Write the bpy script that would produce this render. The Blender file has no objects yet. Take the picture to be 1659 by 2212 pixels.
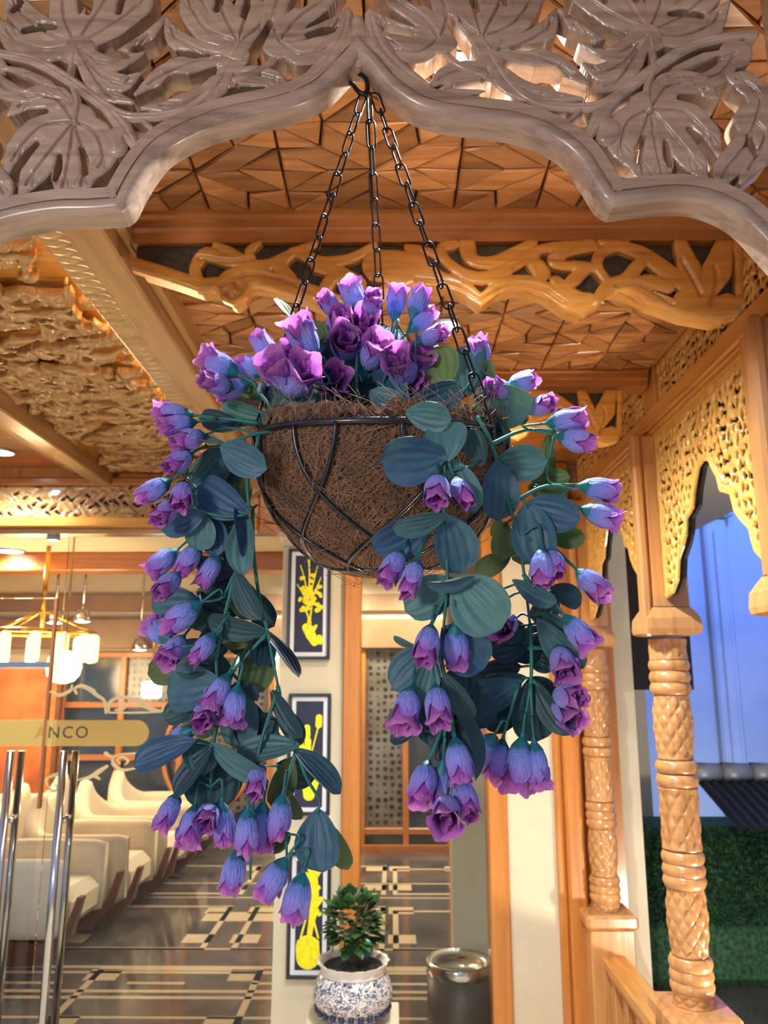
import bpy, math, random
import numpy as np
from mathutils import Vector, Matrix

# ------------------------------------------------------------------ camera
SC = bpy.context.scene
COL = SC.collection
W_PX, H_PX, F_PX = 1659.0, 2212.0, 1700.0
PITCH = math.radians(11.9)
YAW = math.radians(0.6)            # turned a little to the left
FLOOR = -1.55                      # the camera stands at the origin, 1.55 m above the floor

cam_d = bpy.data.cameras.new('camera')
cam_d.sensor_fit = 'VERTICAL'
cam_d.sensor_height = 36.0
cam_d.lens = F_PX / H_PX * 36.0
cam_d.clip_start = 0.02
cam_d.clip_end = 200
cam_d.dof.use_dof = True
cam_d.dof.focus_distance = 1.0
cam_d.dof.aperture_fstop = 9.0
cam = bpy.data.objects.new('camera', cam_d)
COL.objects.link(cam)
cam.location = (0, 0, 0)
cam.rotation_euler = (math.pi / 2 + PITCH, 0, YAW)
SC.camera = cam

# ------------------------------------------------------------------ world, lights, exposure
SC.view_settings.view_transform = 'Standard'
SC.view_settings.look = 'None'
SC.view_settings.exposure = 0.75
SC.view_settings.gamma = 1.0
SC.view_settings.use_curve_mapping = False
cy = SC.cycles
cy.max_bounces = 6; cy.diffuse_bounces = 3; cy.glossy_bounces = 3; cy.transmission_bounces = 2; cy.transparent_max_bounces = 8
cy.adaptive_threshold = 0.02
cy.caustics_reflective = False; cy.caustics_refractive = False
wd = bpy.data.worlds.new('dusk'); SC.world = wd; wd.use_nodes = True
bg = wd.node_tree.nodes['Background']
bg.inputs[0].default_value = (0.42, 0.50, 0.78, 1)
bg.inputs[1].default_value = 0.5


def lamp(name, kind, loc, energy, color, size=0.1, rot=None, spot=None, blend=0.6):
    d = bpy.data.lights.new(name, kind)
    d.energy = energy; d.color = color
    if kind == 'AREA':
        d.shape = 'DISK'; d.size = size
    elif kind in ('POINT', 'SPOT'):
        d.shadow_soft_size = size
    elif kind == 'SUN':
        d.angle = size
    if kind == 'SPOT':
        d.spot_size = spot; d.spot_blend = blend
    o = bpy.data.objects.new(name, d)
    COL.objects.link(o); o.location = loc
    if rot: o.rotation_euler = rot
    return o


COOL = (0.86, 0.94, 1.0)
WARM = (1.0, 0.72, 0.40)
# unseen fill light added behind the viewer to brighten arch, flowers and ceiling
lamp('front_fill_light', 'POINT', (-1.58, -1.95, 0.22), 112, (1.0, 0.94, 0.88), 0.25)


def aim(o, target):
    d = Vector(target) - Vector(o.location)
    o.rotation_euler = d.to_track_quat('-Z', 'Y').to_euler()


# unseen fill light added outside the arcade to brighten the cream pier
lamp('pier_fill_light', 'POINT', (1.4, 2.35, -1.25), 42, (1.0, 0.9, 0.76), 0.06)
# blue floodlight washing the neighbouring building, white path lamp below it
aim(lamp('blue_floodlight', 'SPOT', (3.1, 4.9, 2.6), 330, (0.06, 0.22, 1.0), 0.25, spot=math.radians(130)), (3.4, 7.2, 1.0))
aim(lamp('path_lamp_light', 'SPOT', (2.6, 5.9, -1.2), 20, (0.8, 0.9, 1.0), 0.15, spot=math.radians(120)), (3.3, 7.2, -0.9))

# ------------------------------------------------------------------ pixel -> place helpers


def ray(px, py):
    u = (px - (W_PX) / 2) / F_PX
    v = (H_PX / 2 - py) / F_PX
    x, y, z = u, math.cos(PITCH) - v * math.sin(PITCH), math.sin(PITCH) + v * math.cos(PITCH)
    c, s = math.cos(YAW), math.sin(YAW)
    return Vector((c * x - s * y, s * x + c * y, z))


def onY(px, py, Y):
    d = ray(px, py); return d * (Y / d.y)


def onZ(px, py, Z):
    d = ray(px, py); return d * (Z / d.z)


def onX(px, py, X):
    d = ray(px, py); return d * (X / d.x)


def lin(r, g, b):
    def f(c):
        c /= 255.0
        return c / 12.92 if c <= 0.04045 else ((c + 0.055) / 1.055) ** 2.4
    return (f(r), f(g), f(b), 1.0)


# ------------------------------------------------------------------ materials
class NT:
    def __init__(s, name):
        s.m = bpy.data.materials.new(name); s.m.use_nodes = True
        s.t = s.m.node_tree; s.b = s.t.nodes['Principled BSDF']; s.out = s.t.nodes['Material Output']

    def n(s, typ, **kw):
        k = s.t.nodes.new(typ)
        for a, v in kw.items(): setattr(k, a, v)
        return k

    def l(s, a, b): s.t.links.new(a, b)

    def ramp(s, fac, stops):
        r = s.n('ShaderNodeValToRGB'); e = r.color_ramp.elements
        while len(e) < len(stops): e.new(0.5)
        for k, (p, c) in enumerate(stops): e[k].position = p; e[k].color = c
        s.l(fac, r.inputs[0]); return r


def flat(name, col, rough=0.5, metal=0.0, spec=0.5, coat=0.0, noise=0.0, nscale=20, bump=0.0):
    t = NT(name); b = t.b
    b.inputs['Base Color'].default_value = col
    b.inputs['Roughness'].default_value = rough
    b.inputs['Metallic'].default_value = metal
    b.inputs['Specular IOR Level'].default_value = spec
    b.inputs['Coat Weight'].default_value = coat
    if noise or bump:
        tc = t.n('ShaderNodeTexCoord'); nz = t.n('ShaderNodeTexNoise')
        nz.inputs['Scale'].default_value = nscale; nz.inputs['Detail'].default_value = 5
        t.l(tc.outputs['Object'], nz.inputs['Vector'])
        if noise:
            d = tuple(c * (1 - noise) for c in col[:3]) + (1,)
            u = tuple(min(1, c * (1 + noise)) for c in col[:3]) + (1,)
            r = t.ramp(nz.outputs['Fac'], [(0.3, d), (0.7, u)])
            t.l(r.outputs[0], b.inputs['Base Color'])
        if bump:
            bp = t.n('ShaderNodeBump'); bp.inputs['Strength'].default_value = bump
            bp.inputs['Distance'].default_value = 0.01
            t.l(nz.outputs['Fac'], bp.inputs['Height']); t.l(bp.outputs[0], b.inputs['Normal'])
    return t.m


def emit(name, col, strength):
    t = NT(name)
    t.b.inputs['Base Color'].default_value = col
    t.b.inputs['Emission Color'].default_value = col
    t.b.inputs['Emission Strength'].default_value = strength
    return t.m


def wood(name, light, dark, axis='X', scale=1.0, rough=0.28, rand=0.0, coat=0.25, bump=0.12):
    t = NT(name); b = t.b
    tc = t.n('ShaderNodeTexCoord'); mp = t.n('ShaderNodeMapping')
    sv = {'X': (2.0, 30, 30), 'Y': (30, 2.0, 30), 'Z': (30, 30, 2.0)}[axis]
    mp.inputs['Scale'].default_value = tuple(k * scale for k in sv)
    oi = t.n('ShaderNodeObjectInfo')
    ad = t.n('ShaderNodeVectorMath', operation='ADD')
    ml = t.n('ShaderNodeVectorMath', operation='SCALE')
    ml.inputs['Scale'].default_value = 37.0
    cb = t.n('ShaderNodeCombineXYZ')
    for k in range(3): t.l(oi.outputs['Random'], cb.inputs[k])
    t.l(cb.outputs[0], ml.inputs[0])
    t.l(tc.outputs['Object'], ad.inputs[0]); t.l(ml.outputs[0], ad.inputs[1])
    t.l(ad.outputs[0], mp.inputs['Vector'])
    nz = t.n('ShaderNodeTexNoise'); nz.inputs['Scale'].default_value = 1.0
    nz.inputs['Detail'].default_value = 6; nz.inputs['Roughness'].default_value = 0.6
    nz.inputs['Distortion'].default_value = 0.6
    t.l(mp.outputs[0], nz.inputs['Vector'])
    mid = tuple((light[k] * 0.6 + dark[k] * 0.4) for k in range(3)) + (1,)
    r = t.ramp(nz.outputs['Fac'], [(0.28, dark), (0.5, mid), (0.72, light)])
    colo = r.outputs[0]
    if rand:
        hs = t.n('ShaderNodeHueSaturation')
        mr = t.n('ShaderNodeMapRange')
        mr.inputs['To Min'].default_value = 1 - rand; mr.inputs['To Max'].default_value = 1 + rand * 0.7
        t.l(oi.outputs['Random'], mr.inputs['Value']); t.l(mr.outputs[0], hs.inputs['Value'])
        t.l(colo, hs.inputs['Color']); colo = hs.outputs[0]
    t.l(colo, b.inputs['Base Color'])
    b.inputs['Roughness'].default_value = rough
    b.inputs['Coat Weight'].default_value = coat; b.inputs['Coat Roughness'].default_value = 0.15
    if bump:
        bp = t.n('ShaderNodeBump'); bp.inputs['Strength'].default_value = bump
        bp.inputs['Distance'].default_value = 0.004
        t.l(nz.outputs['Fac'], bp.inputs['Height']); t.l(bp.outputs[0], b.inputs['Normal'])
    return t.m


M = {}
M['arch'] = wood('weathered_walnut', lin(188, 160, 136), lin(122, 98, 80), 'X', 1.6, 0.3, 0.06)
M['gold'] = wood('varnished_cedar', lin(226, 160, 72), lin(180, 112, 40), 'X', 1.5, 0.25, 0.05)
M['goldy'] = wood('varnished_cedar_lengthwise', lin(226, 160, 76), lin(178, 112, 42), 'Y', 1.0, 0.25, 0.05)
M['goldz'] = wood('varnished_cedar_upright', lin(206, 148, 88), lin(158, 104, 54), 'Z', 1.0, 0.25, 0.05)
M['tile'] = wood('ceiling_cedar', lin(200, 140, 84), lin(142, 88, 44), 'X', 1.2, 0.28, 0.38)
M['groove'] = flat('dark_ceiling_backing', lin(46, 26, 14), 0.8)
M['jali'] = wood('yellow_carved_cedar', lin(244, 192, 100), lin(206, 142, 58), 'Z', 1.0, 0.25, 0.05)
M['beam'] = wood('brown_beam_wood', lin(190, 122, 58), lin(134, 78, 32), 'X', 1.0, 0.3, 0.05)
M['beamy'] = wood('brown_beam_wood_lengthwise', lin(196, 150, 96), lin(150, 108, 62), 'Y', 1.0, 0.3, 0.05)
M['beamr'] = wood('golden_beam_wood_lengthwise', lin(212, 146, 68), lin(160, 100, 42), 'Y', 1.0, 0.28, 0.05)
M['relief'] = wood('carved_ceiling_wood', lin(212, 168, 108), lin(160, 114, 62), 'X', 1.4, 0.22, 0.06, coat=0.5)
M['backing'] = flat('black_valance_backing', lin(66, 58, 44), 0.4, noise=0.35, nscale=60, bump=0.4)
M['jaliback'] = flat('dark_green_backing', lin(34, 32, 18), 0.7)
M['frame'] = wood('orange_frame_wood', lin(206, 132, 56), lin(168, 98, 34), 'Z', 1.0, 0.35, 0.03)
M['framex'] = wood('orange_frame_wood_level', lin(196, 124, 62), lin(158, 92, 40), 'X', 1.0, 0.35, 0.03)
M['cream'] = flat('cream_paint', lin(208, 194, 162), 0.7, noise=0.05, nscale=6)
M['cream2'] = flat('pale_ceiling_paint', lin(226, 216, 192), 0.7)
M['iron'] = flat('black_coated_wire', lin(14, 15, 24), 0.3, 0.0, 0.6, 0.3)
M['chain'] = flat('blackened_steel', lin(30, 28, 28), 0.35, 0.6)
M['chrome'] = flat('brushed_steel', lin(205, 205, 200), 0.16, 1.0)
M['white'] = flat('white_paint', lin(186, 192, 206), 0.6, noise=0.05, nscale=3)
M['dark'] = flat('dark_ground_and_shade', lin(52, 36, 26), 0.7, noise=0.2, nscale=5)  # ground colour, also carries the shade above the cream pier
M['picframe'] = flat('black_picture_frame', lin(26, 28, 34), 0.35)
M['mat'] = flat('white_mount_board', lin(226, 224, 220), 0.7)
M['navy'] = flat('navy_print', lin(30, 36, 60), 0.6, noise=0.15, nscale=40)
M['yellow'] = flat('yellow_print', lin(240, 226, 20), 0.6, noise=0.15, nscale=60)
M['fabric'] = flat('cream_boucle', lin(228, 212, 184), 0.9, noise=0.08, nscale=120, bump=0.25)
M['chairwood'] = flat('dark_chair_wood', lin(104, 52, 26), 0.3, coat=0.3)
M['brass'] = flat('polished_brass', lin(226, 170, 70), 0.2, 1.0)
M['inlay'] = flat('cream_marble_inlay', lin(222, 200, 164), 0.12, spec=0.6)
M['soil'] = flat('dark_soil', lin(34, 28, 22), 0.95, noise=0.3, nscale=80, bump=0.6)
M['bark'] = flat('plant_bark', lin(96, 70, 46), 0.8, noise=0.2, nscale=60)
M['bush'] = flat('small_green_leaf', lin(58, 92, 44), 0.35, noise=0.25, nscale=30, coat=0.2)
M['bin'] = flat('dark_grey_bin', lin(70, 64, 60), 0.4)
M['lettering'] = flat('grey_lettering', lin(92, 84, 62), 0.5)


def m_film(name, col):
    t = NT(name)
    t.b.inputs['Base Color'].default_value = col; t.b.inputs['Roughness'].default_value = 0.5
    tr = t.n('ShaderNodeBsdfTranslucent'); tr.inputs[0].default_value = col
    mx = t.n('ShaderNodeMixShader'); mx.inputs[0].default_value = 0.6
    t.l(t.b.outputs[0], mx.inputs[1]); t.l(tr.outputs[0], mx.inputs[2]); t.l(mx.outputs[0], t.out.inputs['Surface'])
    return t.m


M['goldband'] = m_film('gold_film', lin(250, 226, 140))
M['decal'] = m_film('pale_gold_decal', lin(250, 234, 186))
M['letterpale'] = m_film('faded_lettering', lin(255, 206, 100))
M['orangewall'] = flat('orange_mural', lin(226, 118, 54), 0.6, noise=0.5, nscale=3.0)
M['corr'] = flat('grey_corrugated_sheet', lin(150, 152, 158), 0.45, 0.4)
M['blacksheet'] = flat('black_sheet', lin(36, 38, 44), 0.5)
M['pane'] = flat('grey_obscured_glass', lin(58, 66, 74), 0.12, spec=0.7, noise=0.25, nscale=5)
M['green_pane'] = flat('green_door_panel', lin(70, 84, 66), 0.3, noise=0.1, nscale=5)
M['led_cool'] = emit('cool_lamp', (0.84, 0.95, 1.0, 1), 6)
M['led_warm'] = emit('warm_bulb', (1.0, 0.66, 0.24, 1), 2.2)
M['led_strip'] = emit('warm_strip', (1.0, 0.60, 0.20, 1), 5)
M['crystal'] = emit('glowing_globe', (1.0, 0.80, 0.45, 1), 1.6)
M['stem'] = flat('green_plastic_stem', lin(36, 108, 96), 0.45, noise=0.3, nscale=25)
M['calyx'] = flat('teal_calyx', lin(28, 110, 120), 0.5, noise=0.25, nscale=6)
M['fibre'] = flat('coir_fibre', lin(146, 108, 80), 0.8, noise=0.35, nscale=30)


def m_floor():
    t = NT('polished_dark_marble'); b = t.b
    tc = t.n('ShaderNodeTexCoord'); nz = t.n('ShaderNodeTexNoise')
    nz.inputs['Scale'].default_value = 3; nz.inputs['Detail'].default_value = 8
    t.l(tc.outputs['Object'], nz.inputs['Vector'])
    r = t.ramp(nz.outputs['Fac'], [(0.3, lin(62, 56, 56)), (0.7, lin(112, 102, 96))])
    t.l(r.outputs[0], b.inputs['Base Color']); b.inputs['Roughness'].default_value = 0.10
    b.inputs['Specular IOR Level'].default_value = 0.8
    return t.m


M['floor'] = m_floor()
M['stone'] = flat('pale_bounce_floor', lin(216, 200, 176), 0.45, noise=0.06, nscale=4)
M['bandwood'] = flat('grey_brown_band', lin(150, 116, 84), 0.4, noise=0.15, nscale=4)


def m_glass():
    t = NT('clear_glass')
    tr = t.n('ShaderNodeBsdfTransparent'); gl = t.n('ShaderNodeBsdfGlossy'); mx = t.n('ShaderNodeMixShader')
    tr.inputs[0].default_value = (0.95, 0.97, 0.95, 1)
    gl.inputs['Roughness'].default_value = 0.02
    fr = t.n('ShaderNodeFresnel'); fr.inputs[0].default_value = 1.35
    t.l(fr.outputs[0], mx.inputs[0]); t.l(tr.outputs[0], mx.inputs[1]); t.l(gl.outputs[0], mx.inputs[2])
    t.l(mx.outputs[0], t.out.inputs['Surface'])
    return t.m


M['glass'] = m_glass()


def m_dots():
    t = NT('dotted_obscured_glass'); b = t.b
    tc = t.n('ShaderNodeTexCoord'); v = t.n('ShaderNodeTexVoronoi')
    v.inputs['Scale'].default_value = 15; v.inputs['Randomness'].default_value = 0.25
    t.l(tc.outputs['Object'], v.inputs['Vector'])
    nz = t.n('ShaderNodeTexNoise'); nz.inputs['Scale'].default_value = 3
    t.l(tc.outputs['Object'], nz.inputs['Vector'])
    r = t.ramp(v.outputs['Distance'], [(0.28, lin(64, 62, 58)), (0.42, lin(164, 154, 136))])
    r2 = t.ramp(nz.outputs['Fac'], [(0.35, lin(130, 118, 88)), (0.65, lin(200, 200, 204))])
    mx = t.n('ShaderNodeMixRGB', blend_type='MULTIPLY'); mx.inputs[0].default_value = 0.8
    t.l(r.outputs[0], mx.inputs[1]); t.l(r2.outputs[0], mx.inputs[2])
    t.l(mx.outputs[0], b.inputs['Base Color']); b.inputs['Roughness'].default_value = 0.2
    return t.m


M['dots'] = m_dots()


def m_hedge():
    t = NT('green_turf_wall'); b = t.b
    tc = t.n('ShaderNodeTexCoord'); nz = t.n('ShaderNodeTexNoise')
    nz.inputs['Scale'].default_value = 45; nz.inputs['Detail'].default_value = 6
    t.l(tc.outputs['Object'], nz.inputs['Vector'])
    r = t.ramp(nz.outputs['Fac'], [(0.35, lin(18, 48, 32)), (0.65, lin(58, 104, 62))])
    t.l(r.outputs[0], b.inputs['Base Color']); b.inputs['Roughness'].default_value = 0.8
    return t.m


M['hedge'] = m_hedge()


def m_coir():
    t = NT('coir_liner'); b = t.b
    tc = t.n('ShaderNodeTexCoord')
    nz = t.n('ShaderNodeTexNoise'); nz.inputs['Scale'].default_value = 60
    nz.inputs['Detail'].default_value = 9; nz.inputs['Distortion'].default_value = 3.0
    t.l(tc.outputs['Object'], nz.inputs['Vector'])
    r = t.ramp(nz.outputs['Fac'], [(0.3, lin(56, 38, 30)), (0.52, lin(110, 78, 58)), (0.75, lin(156, 120, 92))])
    t.l(r.outputs[0], b.inputs['Base Color']); b.inputs['Roughness'].default_value = 0.9
    bp = t.n('ShaderNodeBump'); bp.inputs['Strength'].default_value = 0.9; bp.inputs['Distance'].default_value = 0.006
    t.l(nz.outputs['Fac'], bp.inputs['Height']); t.l(bp.outputs[0], b.inputs['Normal'])
    return t.m


M['coir'] = m_coir()


def m_petal(name, stops, pale):
    """cloth petal: colour runs along the flower's own length (object Z, 0 at the stalk)"""
    t = NT(name); b = t.b
    tc = t.n('ShaderNodeTexCoord'); sp = t.n('ShaderNodeSeparateXYZ')
    t.l(tc.outputs['Object'], sp.inputs[0])
    nz = t.n('ShaderNodeTexNoise'); nz.inputs['Scale'].default_value = 5; nz.inputs['Detail'].default_value = 4
    t.l(tc.outputs['Object'], nz.inputs['Vector'])
    ma = t.n('ShaderNodeMath', operation='MULTIPLY_ADD'); ma.inputs[1].default_value = 0.35; ma.inputs[2].default_value = -0.17
    t.l(nz.outputs['Fac'], ma.inputs[0])
    ad = t.n('ShaderNodeMath', operation='ADD'); t.l(sp.outputs['Z'], ad.inputs[0]); t.l(ma.outputs[0], ad.inputs[1])
    r = t.ramp(ad.outputs[0], stops)
    t.l(r.outputs[0], b.inputs['Base Color']); b.inputs['Roughness'].default_value = 0.6
    mp = t.n('ShaderNodeMapping'); mp.inputs['Scale'].default_value = (16, 16, 3.5)
    n2 = t.n('ShaderNodeTexNoise'); n2.inputs['Scale'].default_value = 1; n2.inputs['Detail'].default_value = 3; n2.inputs['Distortion'].default_value = 0.8
    t.l(tc.outputs['Object'], mp.inputs['Vector']); t.l(mp.outputs[0], n2.inputs['Vector'])
    bp = t.n('ShaderNodeBump'); bp.inputs['Strength'].default_value = 0.45; bp.inputs['Distance'].default_value = 0.03
    t.l(n2.outputs['Fac'], bp.inputs['Height']); t.l(bp.outputs[0], b.inputs['Normal'])
    b.inputs['Sheen Weight'].default_value = 0.3
    tr = t.n('ShaderNodeBsdfTranslucent'); t.l(r.outputs[0], tr.inputs[0])
    mx = t.n('ShaderNodeMixShader'); mx.inputs[0].default_value = pale
    t.l(b.outputs[0], mx.inputs[1]); t.l(tr.outputs[0], mx.inputs[2]); t.l(mx.outputs[0], t.out.inputs['Surface'])
    return t.m


M['petal'] = m_petal('violet_petal', [(0.06, lin(30, 112, 128)), (0.24, lin(132, 164, 248)), (0.5, lin(170, 166, 255)),
                                      (0.74, lin(182, 140, 240)), (0.92, lin(190, 92, 204)), (1.0, lin(224, 124, 206))], 0.3)
M['petal_in'] = m_petal('magenta_petal_inside', [(0.0, lin(80, 20, 70)), (0.45, lin(150, 70, 160)), (0.8, lin(190, 90, 196)),
                                                 (1.0, lin(226, 140, 208))], 0.3)


def m_leaf(name, c1, c2, rough, trans, backlit):
    t = NT(name); b = t.b
    oi = t.n('ShaderNodeObjectInfo')
    tc = t.n('ShaderNodeTexCoord')
    nz = t.n('ShaderNodeTexNoise'); nz.inputs['Scale'].default_value = 4; nz.inputs['Detail'].default_value = 4
    t.l(tc.outputs['Object'], nz.inputs['Vector'])
    ad = t.n('ShaderNodeMath', operation='MULTIPLY_ADD'); ad.inputs[1].default_value = 0.5
    t.l(nz.outputs['Fac'], ad.inputs[0])
    m2 = t.n('ShaderNodeMath', operation='MULTIPLY'); m2.inputs[1].default_value = 0.5
    t.l(oi.outputs['Random'], m2.inputs[0]); t.l(m2.outputs[0], ad.inputs[2])
    r = t.ramp(ad.outputs[0], [(0.3, c1), (0.7, c2)])
    t.l(r.outputs[0], b.inputs['Base Color']); b.inputs['Roughness'].default_value = rough
    b.inputs['Sheen Weight'].default_value = 0.15
    tr = t.n('ShaderNodeBsdfTranslucent'); tr.inputs[0].default_value = backlit
    mx = t.n('ShaderNodeMixShader'); mx.inputs[0].default_value = trans
    t.l(b.outputs[0], mx.inputs[1]); t.l(tr.outputs[0], mx.inputs[2]); t.l(mx.outputs[0], t.out.inputs['Surface'])
    return t.m


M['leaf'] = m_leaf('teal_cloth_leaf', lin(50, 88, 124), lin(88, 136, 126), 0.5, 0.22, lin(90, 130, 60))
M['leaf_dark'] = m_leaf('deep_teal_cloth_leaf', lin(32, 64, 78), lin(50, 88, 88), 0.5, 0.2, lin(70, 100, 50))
M['leaf_under'] = m_leaf('olive_leaf_underside', lin(92, 112, 66), lin(124, 138, 84), 0.6, 0.3, lin(110, 140, 60))


def m_pot():
    t = NT('blue_and_white_glaze'); b = t.b
    tc = t.n('ShaderNodeTexCoord'); sp = t.n('ShaderNodeSeparateXYZ'); t.l(tc.outputs['Object'], sp.inputs[0])
    at = t.n('ShaderNodeMath', operation='ARCTAN2'); t.l(sp.outputs['Y'], at.inputs[0]); t.l(sp.outputs['X'], at.inputs[1])
    cb = t.n('ShaderNodeCombineXYZ')
    m1 = t.n('ShaderNodeMath', operation='MULTIPLY'); m1.inputs[1].default_value = 2.2; t.l(at.outputs[0], m1.inputs[0])
    m2 = t.n('ShaderNodeMath', operation='MULTIPLY'); m2.inputs[1].default_value = 22.0; t.l(sp.outputs['Z'], m2.inputs[0])
    t.l(m1.outputs[0], cb.inputs[0]); t.l(m2.outputs[0], cb.inputs[1])
    v = t.n('ShaderNodeTexVoronoi'); v.inputs['Scale'].default_value = 2.2; v.inputs['Randomness'].default_value = 0.9
    t.l(cb.outputs[0], v.inputs['Vector'])
    n2 = t.n('ShaderNodeTexNoise'); n2.inputs['Scale'].default_value = 3.0; n2.inputs['Distortion'].default_value = 2.0
    t.l(cb.outputs[0], n2.inputs['Vector'])
    r = t.ramp(v.outputs['Distance'], [(0.10, lin(40, 50, 110)), (0.16, lin(230, 220, 204)), (0.24, lin(230, 220, 204)),
                                       (0.27, lin(52, 62, 120)), (0.34, lin(60, 70, 124)), (0.37, lin(228, 218, 202))])
    r2 = t.ramp(n2.outputs['Fac'], [(0.47, lin(255, 255, 255)), (0.5, lin(60, 66, 110)), (0.56, lin(70, 76, 116)), (0.6, lin(255, 255, 255))])
    mx = t.n('ShaderNodeMixRGB', blend_type='MULTIPLY'); mx.inputs[0].default_value = 1.0
    t.l(r.outputs[0], mx.inputs[1]); t.l(r2.outputs[0], mx.inputs[2])
    t.l(mx.outputs[0], b.inputs['Base Color']); b.inputs['Roughness'].default_value = 0.2
    return t.m


M['pot'] = m_pot()
M['potplain'] = flat('cream_glaze', lin(226, 214, 196), 0.25)
M['potblue'] = flat('blue_glaze', lin(44, 50, 84), 0.25)

# ------------------------------------------------------------------ object helpers
WL = {}          # world location of every object that carries children


def tag(o, label=None, cat=None, group=None, kind=None):
    if label: o['label'] = label
    if cat: o['category'] = cat
    if group: o['group'] = group
    if kind: o['kind'] = kind
    return o


def thing(name, loc, label, cat, group=None):
    o = bpy.data.objects.new(name, None); o.empty_display_size = 0.05
    COL.objects.link(o); o.location = loc; WL[o] = Vector(loc)
    return tag(o, label, cat, group)


def link(name, me, parent=None, wloc=(0, 0, 0)):
    o = bpy.data.objects.new(name, me); COL.objects.link(o)
    wloc = Vector(wloc); WL[o] = wloc
    if parent:
        o.parent = parent; o.location = wloc - WL[parent]
    else:
        o.location = wloc
    return o


class MB:
    """collects polygons in world space"""

    def __init__(s): s.v = []; s.f = []; s.sm = []; s.mi = []

    def add(s, vs, fs, smooth=False, mi=0):
        k = len(s.v); s.v += [tuple(v) for v in vs]
        for f in fs:
            s.f.append([i + k for i in f]); s.sm.append(smooth); s.mi.append(mi)

    def box(s, x0, x1, y0, y1, z0, z1, b=0.0):
        if b <= 0:
            vs = [(x, y, z) for z in (z0, z1) for y in (y0, y1) for x in (x0, x1)]
            s.add(vs, [(0, 2, 3, 1), (4, 5, 7, 6), (0, 1, 5, 4), (2, 6, 7, 3), (0, 4, 6, 2), (1, 3, 7, 5)])
            return s
        # chamfered box: 24 vertices
        b = min(b, abs(x1 - x0) * .45, abs(y1 - y0) * .45, abs(z1 - z0) * .45)
        vs = []; idx = {}
        for ix, x in enumerate((x0, x1)):
            for iy, y in enumerate((y0, y1)):
                for iz, z in enumerate((z0, z1)):
                    sx = b if ix == 0 else -b; sy = b if iy == 0 else -b; sz = b if iz == 0 else -b
                    for k, p in enumerate(((x, y + sy, z + sz), (x + sx, y, z + sz), (x + sx, y + sy, z))):
                        idx[ix, iy, iz, k] = len(vs); vs.append(p)
        I = lambda a, bb, c, k: idx[a, bb, c, k]
        fs = []
        for a in (0, 1):
            fs.append([I(a, 0, 0, 0), I(a, 1, 0, 0), I(a, 1, 1, 0), I(a, 0, 1, 0)])
            fs.append([I(0, a, 0, 1), I(1, a, 0, 1), I(1, a, 1, 1), I(0, a, 1, 1)])
            fs.append([I(0, 0, a, 2), I(1, 0, a, 2), I(1, 1, a, 2), I(0, 1, a, 2)])
        for a in (0, 1):
            for c in (0, 1):
                fs.append([I(a, c, 0, 0), I(a, c, 1, 0), I(a, c, 1, 1), I(a, c, 0, 1)])
                fs.append([I(a, 0, c, 0), I(a, 1, c, 0), I(a, 1, c, 2), I(a, 0, c, 2)])
                fs.append([I(0, a, c, 1), I(1, a, c, 1), I(1, a, c, 2), I(0, a, c, 2)])
        for a in (0, 1):
            for c in (0, 1):
                for e in (0, 1): fs.append([I(a, c, e, k) for k in range(3)])
        s.add(vs, fs)
        return s

    def tube(s, pts, r, n=8, cap=True, closed=False):
        pts = [Vector(p) for p in pts]; m = len(pts)
        rr = r if hasattr(r, '__len__') else [r] * m
        up = Vector((0.13, 0.21, 1)).normalized(); rings = []
        prev = None
        for i, p in enumerate(pts):
            a = pts[(i - 1) % m] if (closed or i > 0) else p
            b = pts[(i + 1) % m] if (closed or i < m - 1) else p
            t = (b - a)
            t = t.normalized() if t.length > 1e-9 else Vector((0, 0, 1))
            if prev is None:
                sx = t.cross(up)
                if sx.length < 1e-3: sx = t.cross(Vector((1, 0, 0)))
                sx.normalize()
            else:
                sx = prev - t * prev.dot(t); sx.normalize()
            prev = sx; sy = t.cross(sx)
            rings.append([p + (sx * math.cos(2 * math.pi * k / n) + sy * math.sin(2 * math.pi * k / n)) * rr[i] for k in range(n)])
        vs = [v for rg in rings for v in rg]; fs = []
        for i in range(m if closed else m - 1):
            j = (i + 1) % m
            for k in range(n):
                l = (k + 1) % n
                fs.append((i * n + k, i * n + l, j * n + l, j * n + k))
        if cap and not closed:
            fs.append(tuple(range(n - 1, -1, -1))); fs.append(tuple((m - 1) * n + k for k in range(n)))
        s.add(vs, fs, True)
        return s

    def lathe(s, prof, c, n=32, capb=True, capt=True, rfun=None):
        vs = []; m = len(prof)
        for (r, z) in prof:
            for k in range(n):
                a = 2 * math.pi * k / n
                q = r + (rfun(a, z) if rfun else 0)
                vs.append((c[0] + q * math.cos(a), c[1] + q * math.sin(a), c[2] + z))
        fs = []
        for i in range(m - 1):
            for k in range(n):
                l = (k + 1) % n
                fs.append((i * n + k, i * n + l, (i + 1) * n + l, (i + 1) * n + k))
        if capb: fs.append(tuple(range(n - 1, -1, -1)))
        if capt: fs.append(tuple((m - 1) * n + k for k in range(n)))
        s.add(vs, fs, True)
        return s

    def grid(s, fn, nu, nv, smooth=True, mi=0, closed_u=False):
        vs = [fn(i / nu, j / nv) for j in range(nv + 1) for i in range(nu + 1)]
        fs = [(j * (nu + 1) + i, j * (nu + 1) + i + 1, (j + 1) * (nu + 1) + i + 1, (j + 1) * (nu + 1) + i)
              for j in range(nv) for i in range(nu)]
        s.add(vs, fs, smooth, mi)
        return s

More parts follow.
